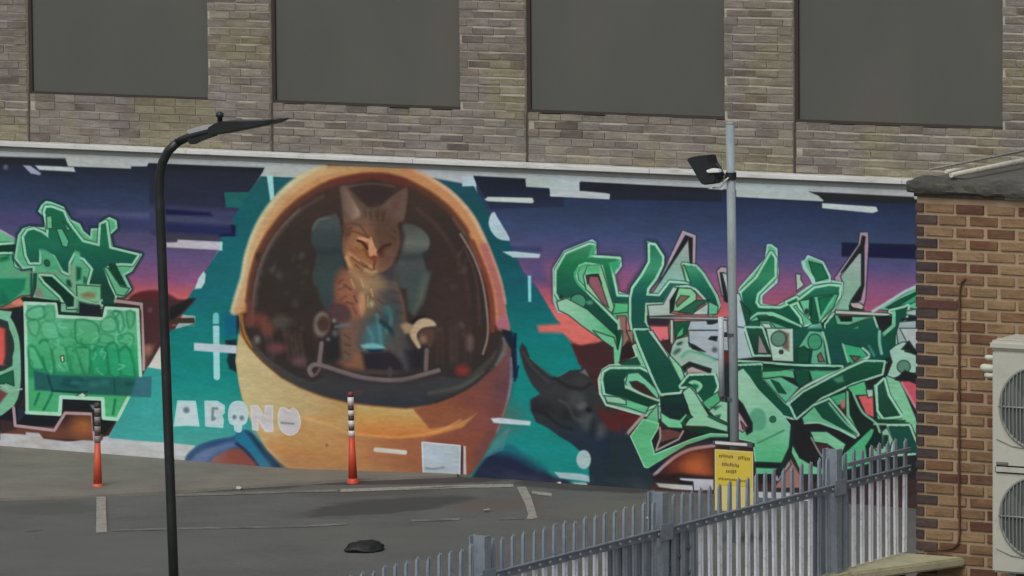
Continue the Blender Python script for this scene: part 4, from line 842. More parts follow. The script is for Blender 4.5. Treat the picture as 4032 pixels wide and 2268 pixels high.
P([(1150, 620), (1300, 610), (1310, 830), (1230, 800)], (196, 96, 98), 3); P([(1230, 560), (1300, 560), (1300, 630), (1250, 640)], (156, 186, 166), 4)
P([(960, 720), (1040, 680), (1040, 860)], (70, 38, 40), 3); O(1015, 700, 28, 44, (160, 120, 118), 6)
P([(1060, 590), (1110, 600), (1230, 800), (1290, 880), (1250, 960), (1160, 1000), (1100, 880)], (26, 44, 38), 3)
S([(1110, 600), (1200, 780), (1340, 900), (1380, 1120)], 9, (126, 178, 152), 3)
P([(1040, 560), (1070, 580), (1080, 800), (1160, 960), (1130, 980), (1040, 880)], (116, 180, 148), 3)
P([(740, 720), (880, 660), (1080, 900), (1150, 990), (1000, 930), (800, 830)], G1, 4)
S([(880, 690), (1020, 860), (1130, 960)], 8, (124, 180, 152), 3)
P([(620, 830), (740, 720), (820, 830), (1140, 1000), (1120, 1030), (980, 960), (760, 880), (640, 890)], (100, 178, 140), 3)
S([(650, 890), (780, 880), (960, 940), (1130, 1020)], 9, (152, 192, 168), 3)
P([(560, 900), (780, 890), (980, 960), (1120, 1040), (1300, 960), (1280, 1080), (1060, 1100), (860, 990), (720, 970), (720, 1080), (860, 1330), (760, 1290), (600, 1200), (540, 1020)], BK, 3)
P([(700, 960), (860, 960), (1040, 1080), (1000, 1180), (860, 1080), (740, 1060)], (120, 184, 148), 3)
P([(750, 1070), (860, 1080), (1000, 1190), (900, 1240), (820, 1200)], (72, 44, 48), 3)
S([(710, 1020), (800, 1180), (880, 1270)], 6, (150, 152, 142), 3)
P([(530, 1080), (600, 1210), (740, 1290), (880, 1320), (880, 1370), (620, 1370), (560, 1240), (520, 1160)], (112, 182, 144), 3)
P([(1000, 1190), (1120, 1080), (1280, 930), (1310, 940), (1280, 1060), (1230, 1100), (1240, 1200), (1300, 1260), (1000, 1340), (960, 1260)], (78, 168, 124), 3)
P([(1230, 1100), (1320, 960), (1400, 1000), (1380, 1160), (1280, 1160)], (22, 46, 42), 3)
P([(480, 1240), (520, 1220), (600, 1360), (640, 1500), (360, 1500)], (150, 110, 104), 4)
P([(340, 1420), (500, 1230), (520, 1270), (400, 1440)], (150, 138, 150), 4)
# belly plate
P([(10, 400), (60, 370), (120, 440), (200, 560), (420, 780), (510, 900), (520, 960), (500, 1110), (430, 1260), (180, 1260), (160, 1060), (-20, 1020), (-20, 420)], G(0, 0, (1450, (148, 186, 164)), (1600, (134, 188, 158)), (1720, (110, 180, 144)), (1790, (84, 168, 122))), 3, line=(140, 190, 164), lw=5)
O(200, 850, 84, 110, (90, 156, 128), 5); O(345, 845, 28, 28, (42, 104, 82), 4)
S([(200, 1070), (330, 1010), (450, 950)], 6, (60, 130, 96), 3)
P([(-20, 620), (60, 700), (150, 880), (150, 960), (100, 990), (40, 860), (-20, 760)], BK, 3)
P([(-20, 780), (30, 780), (110, 910), (60, 970), (-20, 920)], (166, 142, 148), 4); P([(40, 860), (90, 920), (60, 940)], (130, 58, 72), 4)
P([(180, 1250), (430, 1260), (400, 1310), (180, 1300)], (18, 38, 34), 3)
P([(180, 1300), (400, 1310), (340, 1370), (180, 1370)], (96, 172, 136), 3)
P([(180, 1370), (380, 1370), (330, 1450), (180, 1450)], (30, 32, 34), 3)
P([(430, 1260), (500, 1110), (520, 900), (560, 900), (530, 1080), (500, 1230), (400, 1400), (380, 1330)], (30, 44, 44), 3)
# right edge forms
P([(1300, 520), (1430, 430), (1560, 480), (1720, 860), (1710, 1010), (1640, 880), (1340, 860)], (124, 184, 148), 3)
P([(1340, 530), (1400, 470), (1440, 620), (1560, 810), (1400, 830), (1350, 760)], G(0, 0, (1540, (34, 76, 60)), (1650, (24, 66, 50))), 3)
S([(1320, 850), (1600, 862)], 8, (16, 64, 44), 3, 0); S([(1310, 890), (1640, 895)], 8, (118, 184, 148), 3, 0)
P([(1440, 910), (1640, 910), (1680, 1010), (1740, 1160), (1480, 1180), (1500, 1060)], G(0, 0, (1680, (28, 76, 64)), (1780, (28, 70, 64))), 3)
P([(1380, 960), (1430, 920), (1490, 1040), (1440, 1150), (1380, 1180), (1290, 1110), (1390, 1120)], (134, 178, 152), 4)
P([(1400, 1000), (1440, 1000), (1440, 1080), (1400, 1100)], (24, 50, 42), 4)
P([(1510, 470), (1600, 380), (1720, 440), (1720, 500), (1560, 480)], (32, 34, 40), 3)
P([(1550, 480), (1640, 480), (1740, 520), (1740, 780), (1690, 740)], (184, 86, 100), 3); S([(1570, 500), (1740, 790)], 8, (178, 140, 148), 4, 0)
P([(1290, 1100), (1370, 1180), (1440, 1160), (1440, 1230), (1300, 1230)], (120, 160, 140), 4)
KEY = False
# ---- weathering of the paint
n1 = vnoise(MW, MH, 60, 26); n2 = vnoise(MW, MH, 9, 3.5); n3 = vnoise(MW, MH, 300, 120); n4 = vnoise(MW, MH, 26, 5)
CV *= (1 + .05 * (n1 - .5) + .06 * (n2 - .5) + .05 * (n3 - .5) + .05 * (n4 - .5))[..., None]
CV[..., 1] *= 1 + .03 * (n3 - .5); CV[..., 2] *= 1 + .05 * (n1 - .5)
base = np.clip((1.0 - (_gz - (-.05)) / .16), 0, 1) * vnoise(MW, MH, 30, 9)
CV += (base * .32)[..., None] * (np.array((112, 108, 102), np.float32) - CV)
CV = 255 * (np.clip(CV, 0, 255) / 255) ** 1.07
# ------------------------------------------------------------------ ground
def ground_mat():
    m, n, b = node_mat('tarmac', .88)
    a = noise(n, 1.1, 5, .6); c = ramp(n, a, [(.30, alb((83, 84, 82), KG)), (.5, alb((91, 92, 90), KG)), (.72, alb((99, 100, 98), KG))])
    f = noise(n, 55, 6, .8); c = mix(n, 1., c, ramp(n, f, [(.25, gray(.62)), (.5, gray(1.)), (.8, gray(1.45))]), 'MULTIPLY')
    st = noise(n, 3.2, 6, .75, stretch=(.45, 1.6, 1)); c = mix(n, ramp(n, st, [(.56, gray(0)), (.72, gray(.45))]), c, alb((66, 64, 62), KG))
    st = noise(n, 4.6, 5, .7, stretch=(.6, 1.3, 1)); c = mix(n, ramp(n, st, [(.62, gray(0)), (.75, gray(.4))]), c, alb((112, 108, 98), KG))
    for cx, cy, rx, ry, rot, col, amt in PATCHES:
        g_ = N(n, 'ShaderNodeNewGeometry'); mp = N(n, 'ShaderNodeMapping'); mp.vector_type = 'TEXTURE'
        mp.inputs['Location'].default_value = (cx, cy, 0); mp.inputs['Rotation'].default_value = (0, 0, rot); mp.inputs['Scale'].default_value = (rx, ry, 1e4)
        n.links.new(g_.outputs['Position'], mp.inputs['Vector']); ln = N(n, 'ShaderNodeVectorMath', operation='LENGTH'); n.links.new(mp.outputs[0], ln.inputs[0])
        ad = N(n, 'ShaderNodeMath', operation='ADD'); n.links.new(ln.outputs['Value'], ad.inputs[0]); n.links.new(noise(n, 2.6, 5, .65), ad.inputs[1])
        c = mix(n, smooth_mask(n, ad.outputs[0], amt), c, alb(col, KG))
    n.links.new(c, b.inputs['Base Color']); bump(n, b, f, .5, .006); return m
def smooth_mask(n, v, amt):
    mr = N(n, 'ShaderNodeMapRange', interpolation_type='SMOOTHSTEP'); n.links.new(v, mr.inputs[0])
    for i, q in enumerate((1.30, 1.62, amt, 0.)): mr.inputs[i + 1].default_value = q
    return mr.outputs[0]
def pe(x0, y0, x1, y1, half, col, amt):
    a, b_ = gnd(x0, y0), gnd(x1, y1); d = b_ - a
    return ((a[0] + b_[0]) / 2, (a[1] + b_[1]) / 2, math.hypot(d[0], d[1]) / 2, half, math.atan2(d[1], d[0]), col, amt)
PATCHES = [pe(1190, 2035, 1840, 1955, .42, (62, 63, 62), .9), pe(1180, 1950, 1700, 1930, .3, (74, 72, 70), .6), pe(1850, 1975, 2060, 2000, .55, (96, 86, 80), .8), pe(2250, 2040, 2650, 1975, .6, (100, 99, 92), .7),
           pe(600, 1930, 1250, 1912, .18, (62, 58, 56), .8), pe(1150, 1905, 2050, 1890, .28, (60, 55, 54), .9), pe(2000, 1895, 2700, 1935, .35, (62, 59, 58), .9), pe(0, 2010, 400, 2000, .4, (78, 79, 77), .6),
           pe(-100, 2150, 900, 2200, 1.0, (94, 95, 91), .5), pe(900, 2120, 1900, 2110, .7, (92, 92, 88), .5), pe(1300, 1985, 1640, 1975, .2, (66, 66, 65), .6), pe(120, 2090, 140, 2094, .1, (60, 60, 60), .8)]
M_TAR = ground_mat()
xs = sorted(set([-400, -150, -60, -20, -12] + [round(-9 + .3 * i, 2) for i in range(80)] + [18, 30, 60, 150, 400]))
ys = [-400, -150, -70, -40, -25, -18, -12, -8, -6, -4.5, -3, -2, -1, 0.0, .3, 5, 20, 100, 400]
g = MB()
for y in ys:
    for x in xs: g.v.append((x, y, gz(x)))
nx = len(xs)
for j in range(len(ys) - 1):
    for i in range(nx - 1): a = j * nx + i; g.f.append((a, a + 1, a + nx + 1, a + nx))
g.part('ground', M_TAR, shade=True)['kind'] = 'structure'
def sheet(name, pxs, mat, up, n=8, kind='structure', thick=0.):
    """flat sheet given by its outline in photograph pixels, carried onto the ground"""
    pts = []
    for i, (x, y) in enumerate(pxs):
        x2, y2 = pxs[(i + 1) % len(pxs)]
        m_ = max(1, int(abs(x2 - x) / 120))
        for k in range(m_): t = k / m_; pts.append(gnd(x + (x2 - x) * t, y + (y2 - y) * t, up))
    mb = MB()
    if thick: mb.prism(pts, (0, 0, -thick))
    else: mb.poly(pts)
    o = mb.part(name, mat); o['kind'] = kind; return o
# pavement along the wall: warmer, lighter asphalt, kerb-high at its outer edge
def pave_mat():
    m, n, b = node_mat('pavement_asphalt', .9)
    a = noise(n, 1.8, 6, .65); c = ramp(n, a, [(.3, alb((106, 103, 95), KG)), (.55, alb((119, 116, 107), KG)), (.8, alb((130, 126, 117), KG))])
    f = noise(n, 60, 6, .8); c = mix(n, 1., c, ramp(n, f, [(.25, gray(.75)), (.5, gray(1.)), (.8, gray(1.25))]), 'MULTIPLY')
    st = noise(n, 5, 6, .75, stretch=(.5, 1.5, 1)); c = mix(n, ramp(n, st, [(.58, gray(0)), (.7, gray(.5))]), c, alb((84, 80, 76), KG))
    n.links.new(c, b.inputs['Base Color']); bump(n, b, f, .5, .006); return m
M_PAVE = pave_mat()
edge = [(-1500, 2035), (-700, 1996), (0, 1962), (200, 1956), (400, 1948), (640, 1934), (900, 1918), (1140, 1903), (1400, 1886), (1640, 1876), (1800, 1869)]
ep = [gnd(x, y, .022) for x, y in edge]
mb = MB(); i0 = 0
for p in ep: mb.v += [(p[0], 0.004, gz(p[0]) + .024), (p[0], p[1] * .5, gz(p[0]) + .028), tuple(p), (p[0] + .01, p[1] - .012, gz(p[0]) - .05)]
for k in range(len(ep) - 1):
    for q in range(3): a = k * 4 + q; mb.f.append((a, a + 1, a + 5, a + 4))
mb.part('pavement', M_PAVE, shade=False)['kind'] = 'structure'
def worn(name, c, cut):
    """road paint worn through to the tarmac"""
    m, n, b = node_mat(name, .8); f = noise(n, 22, 6, .8); f2 = noise(n, 3.0, 5, .7, stretch=(.5, 1.5, 1))
    c1 = mix(n, ramp(n, f2, [(cut, gray(1)), (cut + .16, gray(.12))]), alb((88, 87, 84), KG), alb(c, KG))
    c1 = mix(n, ramp(n, f, [(.36, gray(.75)), (.55, gray(0))]), c1, alb((80, 79, 77), KG)); n.links.new(c1, b.inputs['Base Color']); return m
M_LN = worn('worn_line_paint', (126, 124, 118), .46); M_LB = worn('fresher_line_paint', (156, 153, 145), .62); M_LF = worn('faint_line_paint', (112, 111, 106), .40)
def line(pxs, wpx, m, up=.004):
    a = [(x, y - wpx / 2) for x, y in pxs] + [(x, y + wpx / 2) for x, y in reversed(pxs)]
    return sheet('bay_line', a, m, up)
line([(690, 1949), (900, 1944), (1130, 1936), (1330, 1931)], 9, M_LN)
line([(1340, 1931), (1640, 1921), (1860, 1914), (2022, 1912)], 12, M_LB)
line([(2095, 1938), (2172, 1948)], 13, M_LB)
line([(440, 2088), (640, 2082), (860, 2078), (1190, 2072), (1370, 2062)], 7, M_LN)
line([(1620, 2050), (1810, 2044)], 8, M_LN); line([(1960, 2043), (2060, 2040)], 8, M_LF)
sheet('bay_line', [(380, 1954), (416, 1952), (421, 2095), (378, 2098)], M_LB, .0045)
sheet('bay_line', [(2034, 1917), (2070, 1916), (2092, 1958), (2117, 2040), (2070, 2046), (2080, 2026), (2066, 1980)], M_LB, .0045)
# ------------------------------------------------------------------ mural wall
img = bpy.data.images.new('wall_painting', MW, MH, alpha=False)
c_ = CV / 255.; c_ = np.where(c_ <= .04045, c_ / 12.92, ((c_ + .055) / 1.055) ** 2.4) / KW
c_ = np.clip(c_, 0, .86); c_ = np.where(c_ <= .0031308, c_ * 12.92, 1.055 * c_ ** (1 / 2.4) - .055)
px_ = np.ones((MH, MW, 4), np.float32); px_[..., :3] = c_[::-1]
img.pixels.foreach_set(px_.ravel()); img.update(); img.pack()
mm, n, b = node_mat('painted_render', .8); b.inputs['Specular IOR Level'].default_value = .2
ti = N(n, 'ShaderNodeTexImage'); ti.image = img; ti.interpolation = 'Cubic'; ti.extension = 'EXTEND'
n.links.new(ti.outputs[0], b.inputs['Base Color'])
f1 = noise(n, 90, 5, .7); f2 = noise(n, 7, 4, .6, stretch=(.4, 1, 3)); bump(n, b, mix(n, .5, f1, f2), .35, .006)
wall = thing('mural_wall', (-.5, .05, -.04), 'long low wall painted with a cat in an orange helmet and green graffiti', 'wall')
mb = MB(); mb.box(-13.4, 14.0, 0, .095, -.3, MZ1 - .06)
wp = mb.part('wall_face', mm, wall)
uv = wp.data.uv_layers.new(name='paint'); lp = wp.data.loops; vv = wp.data.vertices
for i in range(len(lp)):
    co = vv[lp[i].vertex_index].co; bx, bz = co.x - .5, co.z - .04
    uv.data[i].uv = ((bx - MX0) / (MX1 - MX0), (bz - MZ0) / (MZ1 - MZ0))
M_CAP = plain('coping_metal', (178, 180, 178), .5, var=.1, scale=3, dirt=(118, 116, 108), stretch=(.5, 1, 3), k=.62)
xe = on_y(3562, 704, 0)[0]
jx = [-13.4, -10.8, -8.35, -5.9, -3.45, -1.0, 1.45, xe, 6.2, 8.6, 11.2, 14.0]
for a, c in zip(jx[:-1], jx[1:]):
    MB().box(a + .002, c - .002, -.055, .094, 2.785, 2.826).part('coping', M_CAP, wall, bevel=.004)
MB().box(-13.4, 14.0, -.012, -.001, 2.742, 2.784).part('coping_shade_line', plain('painted_coping_shade', (112, 114, 112), .6, var=.1, k=.6), wall)  # darker grey strip, paints in the shade line beneath the coping
# ------------------------------------------------------------------ brick building above the wall
FY = .10
def brick_mat(name, ramp_stops, island=False, tint=None, k=None):
    m, n, b = node_mat(name, .92)
    if island: g_ = N(n, 'ShaderNodeNewGeometry'); f = g_.outputs['Random Per Island']
    else: g_ = N(n, 'ShaderNodeObjectInfo'); f = g_.outputs['Random']
    c = ramp(n, f, [(p, alb(q, k)) for p, q in ramp_stops])
    for sc, lo, hi, col in tint or ():
        nf = noise(n, sc, 3, .55); c = mix(n, ramp(n, nf, [(lo, gray(0)), (hi, gray(.7))]), c, mix(n, .55, c, alb(col, k)))
    f2 = noise(n, 38, 6, .75, stretch=(1, 1, 2.2)); c = mix(n, 1., c, ramp(n, f2, [(.28, gray(.74)), (.5, gray(1)), (.75, gray(1.3))]), 'MULTIPLY')
    f3 = noise(n, 9, 3, .6, stretch=(.55, 1, 2.4)); c = mix(n, 1., c, ramp(n, f3, [(.32, gray(.78)), (.5, gray(1)), (.68, gray(1.24))]), 'MULTIPLY')
    n.links.new(c, b.inputs['Base Color']); bump(n, b, f2, .7, .008); return m
FB = [(0, (88, 80, 75)), (.12, (112, 106, 100)), (.3, (106, 99, 93)), (.5, (118, 113, 106)), (.66, (98, 91, 89)), (.8, (122, 117, 109)), (.92, (104, 96, 88)), (1, (82, 75, 71))]
FT = [(1.0, .50, .58, (122, 116, 78)), (1.4, .54, .66, (118, 110, 116))]
M_FB = brick_mat('multi_stock_brick', FB, False, FT); M_FBS = brick_mat('multi_stock_brick_far', FB, True, FT)
M_MORT = plain('grey_mortar', (150, 145, 133), .95, var=.2, scale=6, bmp=.4, stretch=(.5, 1, 2), dirt=(92, 87, 80))
bld = thing('brick_building', (0, 3, -.04), 'long brown brick building with big grey windows behind the painted wall', 'building')
J0, PITCHX = -5.33, 2.71
joints = [J0 + PITCHX * k for k in range(-3, 7)]
WW, SZ, HZ, TZ, JW = 2.035, 3.27, 5.3, 6.4, .036
# backing masonry with real openings
mb = MB()
for j in joints:
    mb.box(j + JW, j + WW, FY + .004, FY + .35, 2.6, SZ - .01); mb.box(j + WW, j + PITCHX, FY + .004, FY + .35, 2.6, TZ)
    mb.box(j + JW, j + WW, FY + .004, FY + .35, HZ, TZ)
    mb.box(j, j + JW, FY + .05, FY + .35, 2.6, TZ)
mb.box(joints[0], joints[-1] + PITCHX, FY + .352, 8, -.04, TZ); mb.part('mortar', M_MORT, bld)
M_JNT = plain('joint_sealant', (66, 61, 58), .8, var=.1); M_FR = plain('window_frame_paint', (50, 45, 41), .6, var=.08)
def pane_mat():
    m, n, b = node_mat('dull_grey_glass', .28)
    a = noise(n, .9, 3, .5, stretch=(1, 1, .6)); c = ramp(n, a, [(.35, alb((76, 78, 74))), (.6, alb((82, 82, 78))), (.75, alb((86, 80, 77)))])
    c = mix(n, ramp(n, noise(n, 160, 2, .5), [(.4, gray(0)), (.7, gray(.12))]), c, alb((98, 100, 96)))
    n.links.new(c, b.inputs['Base Color']); b.inputs['Specular IOR Level'].default_value = .22; return m
M_PANE = pane_mat()
for j in joints:
    MB().box(j + .004, j + JW - .004, FY + .02, FY + .05, 2.6, SZ).part('joint', M_JNT, bld)
    x0, x1 = j + .004, j + WW
    fr = MB(); y0, y1 = FY + .035, FY + .075
    fr.box(x0, x0 + .034, y0, y1, SZ, HZ); fr.box(x1 - .012, x1, y0, y1, SZ, HZ); fr.box(x0 + .034, x1 - .012, y0, y1, SZ, SZ + .026); fr.box(x0 + .034, x1 - .012, y0, y1, HZ - .03, HZ)
    fo = fr.part('window', M_FR, bld)
    p = MB().box(x0 + .034, x1 - .012, FY + .06, FY + .068, SZ + .026, HZ - .03).part('pane', M_PANE, fo)
# courses
cand = []
CH = .075
for j in joints:
    z = 2.76; row = 0
    while z < TZ - .05:
        lo = j + JW if (z < SZ - .04 or z > HZ) else j + WW
        hi = j + PITCHX
        x = j + JW + (0 if row % 2 else -.1125) + RND.choice((0, 0, .06, -.05))
        while x < hi:
            a, c = max(x, lo), min(x + .2195, hi)
            if hi - c < .045: c = hi - .002
            if x < lo and a - lo < .01 and c - a < .036: c = a
            if c - a > .035: cand.append((a, c, z))
            x += .225
        z += CH; row += 1
def size_px(a, c, z):
    q = project([((a + c) / 2, FY, z)])[0]
    return (q[0], q[1])
vis, rest = [], []
for t in cand:
    q = size_px(*t)
    (vis if (-60 < q[0] < 4090 and -20 < q[1] < 760 and t[2] > 2.78) else rest).append(t)
vis.sort(key=lambda t: -(t[1] - t[0]) * (1 + .02 * t[0]))
rest += vis[300:]; vis = vis[:300]
me_b = MB().box(-.1075, .1075, 0, .05, 0, .064).mesh('brick', M_FB, bevel=.0025)
for a, c, z in vis:
    place('brick', me_b, bld, ((a + c) / 2, FY - RND.uniform(0, .009), z), ((c - a) / .215, 1, RND.uniform(.78, 1.02)), (RND.uniform(-.02, .02), RND.uniform(-.006, .006), RND.uniform(-.01, .01)))
mb = MB()
for a, c, z in rest: y = FY - RND.uniform(0, .009); mb.box(a, c, y, y + .05, z, z + .064 * RND.uniform(.94, 1.02))
mb.part('brick_courses', M_FBS, bld, kind='stuff')
# ------------------------------------------------------------------ small brick building on the right
BY, BX = -12.567, 10.489
KB = KW
ann = thing('brick_annex', (BX + 1.2, BY + 1, -.04), 'small yellow and brown brick building with dark quoin bricks and flat roof', 'building')
M_BM = plain('tan_mortar', (140, 121, 99), .95, var=.12, scale=4, bmp=.4, dirt=(128, 110, 92))
MB().box(BX + .006, BX + 3.2, BY + .008, BY + 5, -.04, 3.95).part('mortar', M_BM, ann)
M_B2 = brick_mat('yellow_brown_brick', [(0, (82, 56, 44)), (.17, (94, 64, 47)), (.2, (114, 92, 68)), (.34, (108, 86, 62)), (.46, (124, 104, 77)), (.50, (102, 75, 55)), (.60, (92, 66, 49)), (.63, (116, 94, 70)), (.78, (126, 105, 80)), (.84, (112, 88, 66)), (.9, (92, 62, 47)), (1, (80, 54, 43))], False, [(2.4, .52, .64, (134, 112, 78))])
M_B2S = brick_mat('yellow_brown_brick_far', [(0, (96, 66, 46)), (.3, (132, 104, 76)), (.6, (104, 72, 50)), (1, (124, 92, 70))], True)
M_BD = brick_mat('dark_quoin_brick', [(0, (52, 44, 45)), (.5, (62, 53, 53)), (1, (70, 58, 54))])
zl = on_y(3640, 861, BY)[2] - .032
r0 = int((zl - 1.40) / .15)
z0 = zl - r0 * .15
me_2 = MB().box(-.1075, .1075, 0, .05, 0, .055).mesh('brick', M_B2, bevel=.003)
me_d = MB().box(-.1075, .1075, 0, .05, 0, .055).mesh('brick', M_BD, bevel=.003)
far = MB(); k = 0; z = z0
while z < 3.925:
    long_ = k % 2 == 0
    dw = .152 if long_ else .056
    place('brick', me_d, ann, (BX + dw / 2, BY - .004, z), (dw / .215, 1, 1), (0, 0, 0))
    x = BX + dw + .014
    while x < BX + 2.9:
        wd = RND.uniform(.188, .200)
        if x < BX + 1.0: place('brick', me_2, ann, (x + wd / 2, BY - RND.uniform(-.001, .005), z), (wd / .215, 1, RND.uniform(.95, 1.03)), (0, RND.uniform(-.006, .006), 0))
        else: far.box(x, x + wd, BY, BY + .03, z, z + .063)
        x += .219
    z += .075; k += 1
z = z0 - .075
while z > 0:
    x = BX
    while x < BX + 2.9: far.box(x, x + .205, BY, BY + .03, z, z + .063); x += .219
    z -= .075
far.part('brick_courses', M_B2S, ann, kind='stuff')
M_LEAD = plain('lead_flashing', (60, 59, 55), .95, var=.45, scale=8, dirt=(104, 100, 91), bmp=.9, fine=26, stretch=(.45, 1, 2.6))
M_FELT = plain('roof_felt', (84, 81, 74), .9, var=.32, scale=2.2, dirt=(62, 60, 56), bmp=.6, k=KG * .8, stretch=(1, .4, 1))
xl = on_y(3568, 700, BY - .04)[0]
rt = [(xl, BY - .05, 4.055), (xl + 3.3, BY - .05, 4.055), (xl + 3.3, BY + 5, 4.055), (BX - .02, BY + 5, 4.055), (BX - .02, BY + .6, 4.055), (xl, BY + .22, 4.055)]
MB().prism(rt, (0, 0, -.07)).part('roof', M_FELT, ann, bevel=.008)
# lumpy lead apron along the front edge of the roof
ap = MB(); nseg = 46
for i in range(nseg + 1):
    x = xl + .012 + i * .071; s_ = RND.uniform(-.016, .016); t_ = RND.uniform(-.014, .014)
    ap.v += [(x, BY + .16, 4.060 + t_ * .5), (x, BY + .03, 4.070 + t_ * 1.5), (x, BY - .045, 4.062 + t_ * 1.7), (x, BY - .056 + s_ * .9, 4.02 + s_), (x, BY - .046 + t_ * .8, 3.984 + s_ * .8)]
for i in range(nseg):
    for q in range(4): a = i * 5 + q; ap.f.append((a, a + 1, a + 6, a + 5))
ap.part('flashing', M_LEAD, ann, shade=True)
M_TRIM = plain('pale_roof_trim', (176, 172, 160), .6, var=.15, scale=8, dirt=(110, 106, 98), k=.75)
p0, p1 = on_z(3745, 690, 4.10), on_z(4200, 604, 4.10); p2, p3 = on_z(3725, 676, 4.12), on_z(3800, 664, 4.12)
MB().tube([tuple(p0), tuple((p0 + p1) / 2 + np.array([0, 0, .004])), tuple(p1)], [.016, .02, .022], 6).part('roof_trim', M_TRIM, ann, shade=True)
MB().tube([tuple(p2), tuple(p3)], .013, 6).part('roof_trim', M_TRIM, ann, shade=True)
p2, p3 = on_z(3660, 668, 4.08), on_z(4200, 560, 4.08)
MB().tube([tuple(p2), tuple(p3)], .008, 6).part('roof_trim', plain('thin_roof_edge', (128, 125, 116), .7, var=.3, scale=20, k=.75), ann, shade=True)
M_PATCH = plain('grey_green_render', (112, 108, 92), .9, var=.15, bmp=.3)
q0, q1 = on_y(3962, 756, BY), on_y(4032, 790, BY)
MB().box(q0[0], BX + 2, BY - .022, BY - .006, q1[2], q0[2]).part('render_patch', M_PATCH, ann, bevel=.003)
q0, q1 = on_y(3560, 775, BY), on_y(3640, 800, BY)
M_SHADE = plain('painted_roof_shadow', (72, 66, 60), .95, var=.3, scale=20, bmp=.6)
MB().box(BX - .008, BX + 3.0, BY - .012, BY + .02, 3.952, 3.985).part('roof_shadow_strip', M_SHADE, ann, bevel=.003)  # dark strip whose colour stands for the shadow under the roof edge
cb = [on_y(x, y, BY - .014) for x, y in ((3800, 1096), (3786, 1112), (3779, 1150), (3777, 1300), (3777, 1600), (3776, 1900), (3779, 2100), (3774, 2138), (3752, 2158), (3700, 2166), (3640, 2168))]
MB().tube([tuple(p) for p in cb], .0075, 8).part('cable', plain('brown_cable', (72, 50, 40), .7), ann, shade=True)
q0 = on_y(3640, 1195, BY)
MB().box(BX + .004, q0[0] + .235, BY - .010, BY - .0045, q0[2] - .025, q0[2] + .025).part('brick_band', plain('red_stained_brick', (78, 52, 48), .9, var=.2, scale=20), ann)
# ------------------------------------------------------------------ air conditioner on the annex wall
AY = BY - .42
c0 = on_y(3905, 1378, AY); c1 = on_y(3900, 2252, AY)
AX, AZ1, AZ0 = c0[0], c0[2], c1[2]; AW = .95
ac = thing('air_conditioner', (AX + AW / 2, AY + .17, AZ0), 'cream twin fan air conditioning unit against the brick wall', 'air conditioner')
M_AC = plain('cream_steel', (160, 160, 150), .5, var=.05, scale=2, dirt=(138, 136, 124), k=KW)
M_ACD = plain('dark_void', (76, 80, 79), .6, var=.1); M_GR = plain('grille_wire', (116, 119, 115), .5, var=.05)
MB().box(AX, AX + AW, AY, AY + .33, AZ0, AZ1).part('body', M_AC, ac, bevel=.012)
lid = MB().box(AX - .012, AX + AW + .012, AY - .016, AY + .345, AZ1 + .002, AZ1 + .062).part('lid', M_AC, ac, bevel=.016)
MB().box(AX + .015, AX + AW - .015, AY + .02, AY + .31, AZ1 + .060, AZ1 + .070).part('lid_panel', M_AC, lid, bevel=.004)
zm = on_y(3960, 1846, AY)[2]
MB().box(AX + .025, AX + AW - .02, AY - .014, AY + .004, zm - .028, zm + .022).part('ridge', M_AC, ac, bevel=.01)
bd = on_y(3948, 1824, AY)
MB().box(bd[0] - .045, bd[0] + .04, AY - .006, AY + .002, bd[2] - .008, bd[2] + .008).part('badge', plain('badge_grey', (96, 96, 92), .5), ac, bevel=.002)
for py_ in (1608, 2040):
    cc = on_y(4083, py_, AY); R_ = .255
    h = MB(); nn = 40
    ring = [(cc[0] + R_ * math.cos(t / nn * 2 * math.pi), cc[2] + R_ * math.sin(t / nn * 2 * math.pi)) for t in range(nn)]
    h.prism([(x, AY - .003, z) for x, z in ring], (0, .002, 0)); gr = h.part('fan_grille', M_ACD, ac)
    wm = MB()
    x = -R_ + .02
    while x < R_ - .01:
        hh = math.sqrt(max(0, R_ * R_ - x * x)); wm.tube([(cc[0] + x, AY - .014, cc[2] - hh), (cc[0] + x, AY - .02, cc[2]), (cc[0] + x, AY - .014, cc[2] + hh)], .0042, 5, False); x += .026
    wm.tube([(cc[0] + R_ * math.cos(t / 36 * 2 * math.pi), AY - .006, cc[2] + R_ * math.sin(t / 36 * 2 * math.pi)) for t in range(37)], .009, 6, False)
    wm.part('wire_guard', M_GR, gr, shade=True)
    sp = MB()
    for t in range(4):
        a = t * math.pi / 2; sp.tube([(cc[0] + .02 * math.cos(a), AY - .024, cc[2] + .02 * math.sin(a)), (cc[0] + .262 * math.cos(a), AY - .012, cc[2] + .262 * math.sin(a))], .006, 6)
    sp.part('spoke', M_GR, gr, shade=True)
    bl = MB()
    for t in range(3):
        a = t * 2.094 + .6; ps = [(cc[0] + r_ * math.cos(a + s_), AY - .0065, cc[2] + r_ * math.sin(a + s_)) for r_, s_ in ((.05, 0), (.23, -.28), (.24, .1), (.22, .42), (.05, .6))]
        bl.poly(ps)
    bl.part('fan_blade', plain('fan_plastic', (92, 96, 94), .6), gr)
    e = [on_y(x, y, AY) for x, y in ((3925, py_ + 120), (3985, py_ + 148), (4060, py_ + 162), (4160, py_ + 162))]
    MB().tube([(p[0], AY - .003, p[2]) for p in e], .004, 6).part('groove', plain('groove_shadow_gap', (122, 122, 114), .6), ac)
for (x, y, r_) in ((3876, 1448, .026), (3892, 1408, .018), (3890, 1478, .018)):
    p = on_y(x, y, AY + .12)
    MB().tube([(p[0] - .02, AY + .12, p[2]), (p[0], AY + .12, p[2]), (AX + .003, AY + .12, p[2])], [r_ * .8, r_, r_ * .8], 12).part('valve', plain('valve_cap', (170, 176, 160), .5, var=.05), ac, shade=True, bevel=.0)
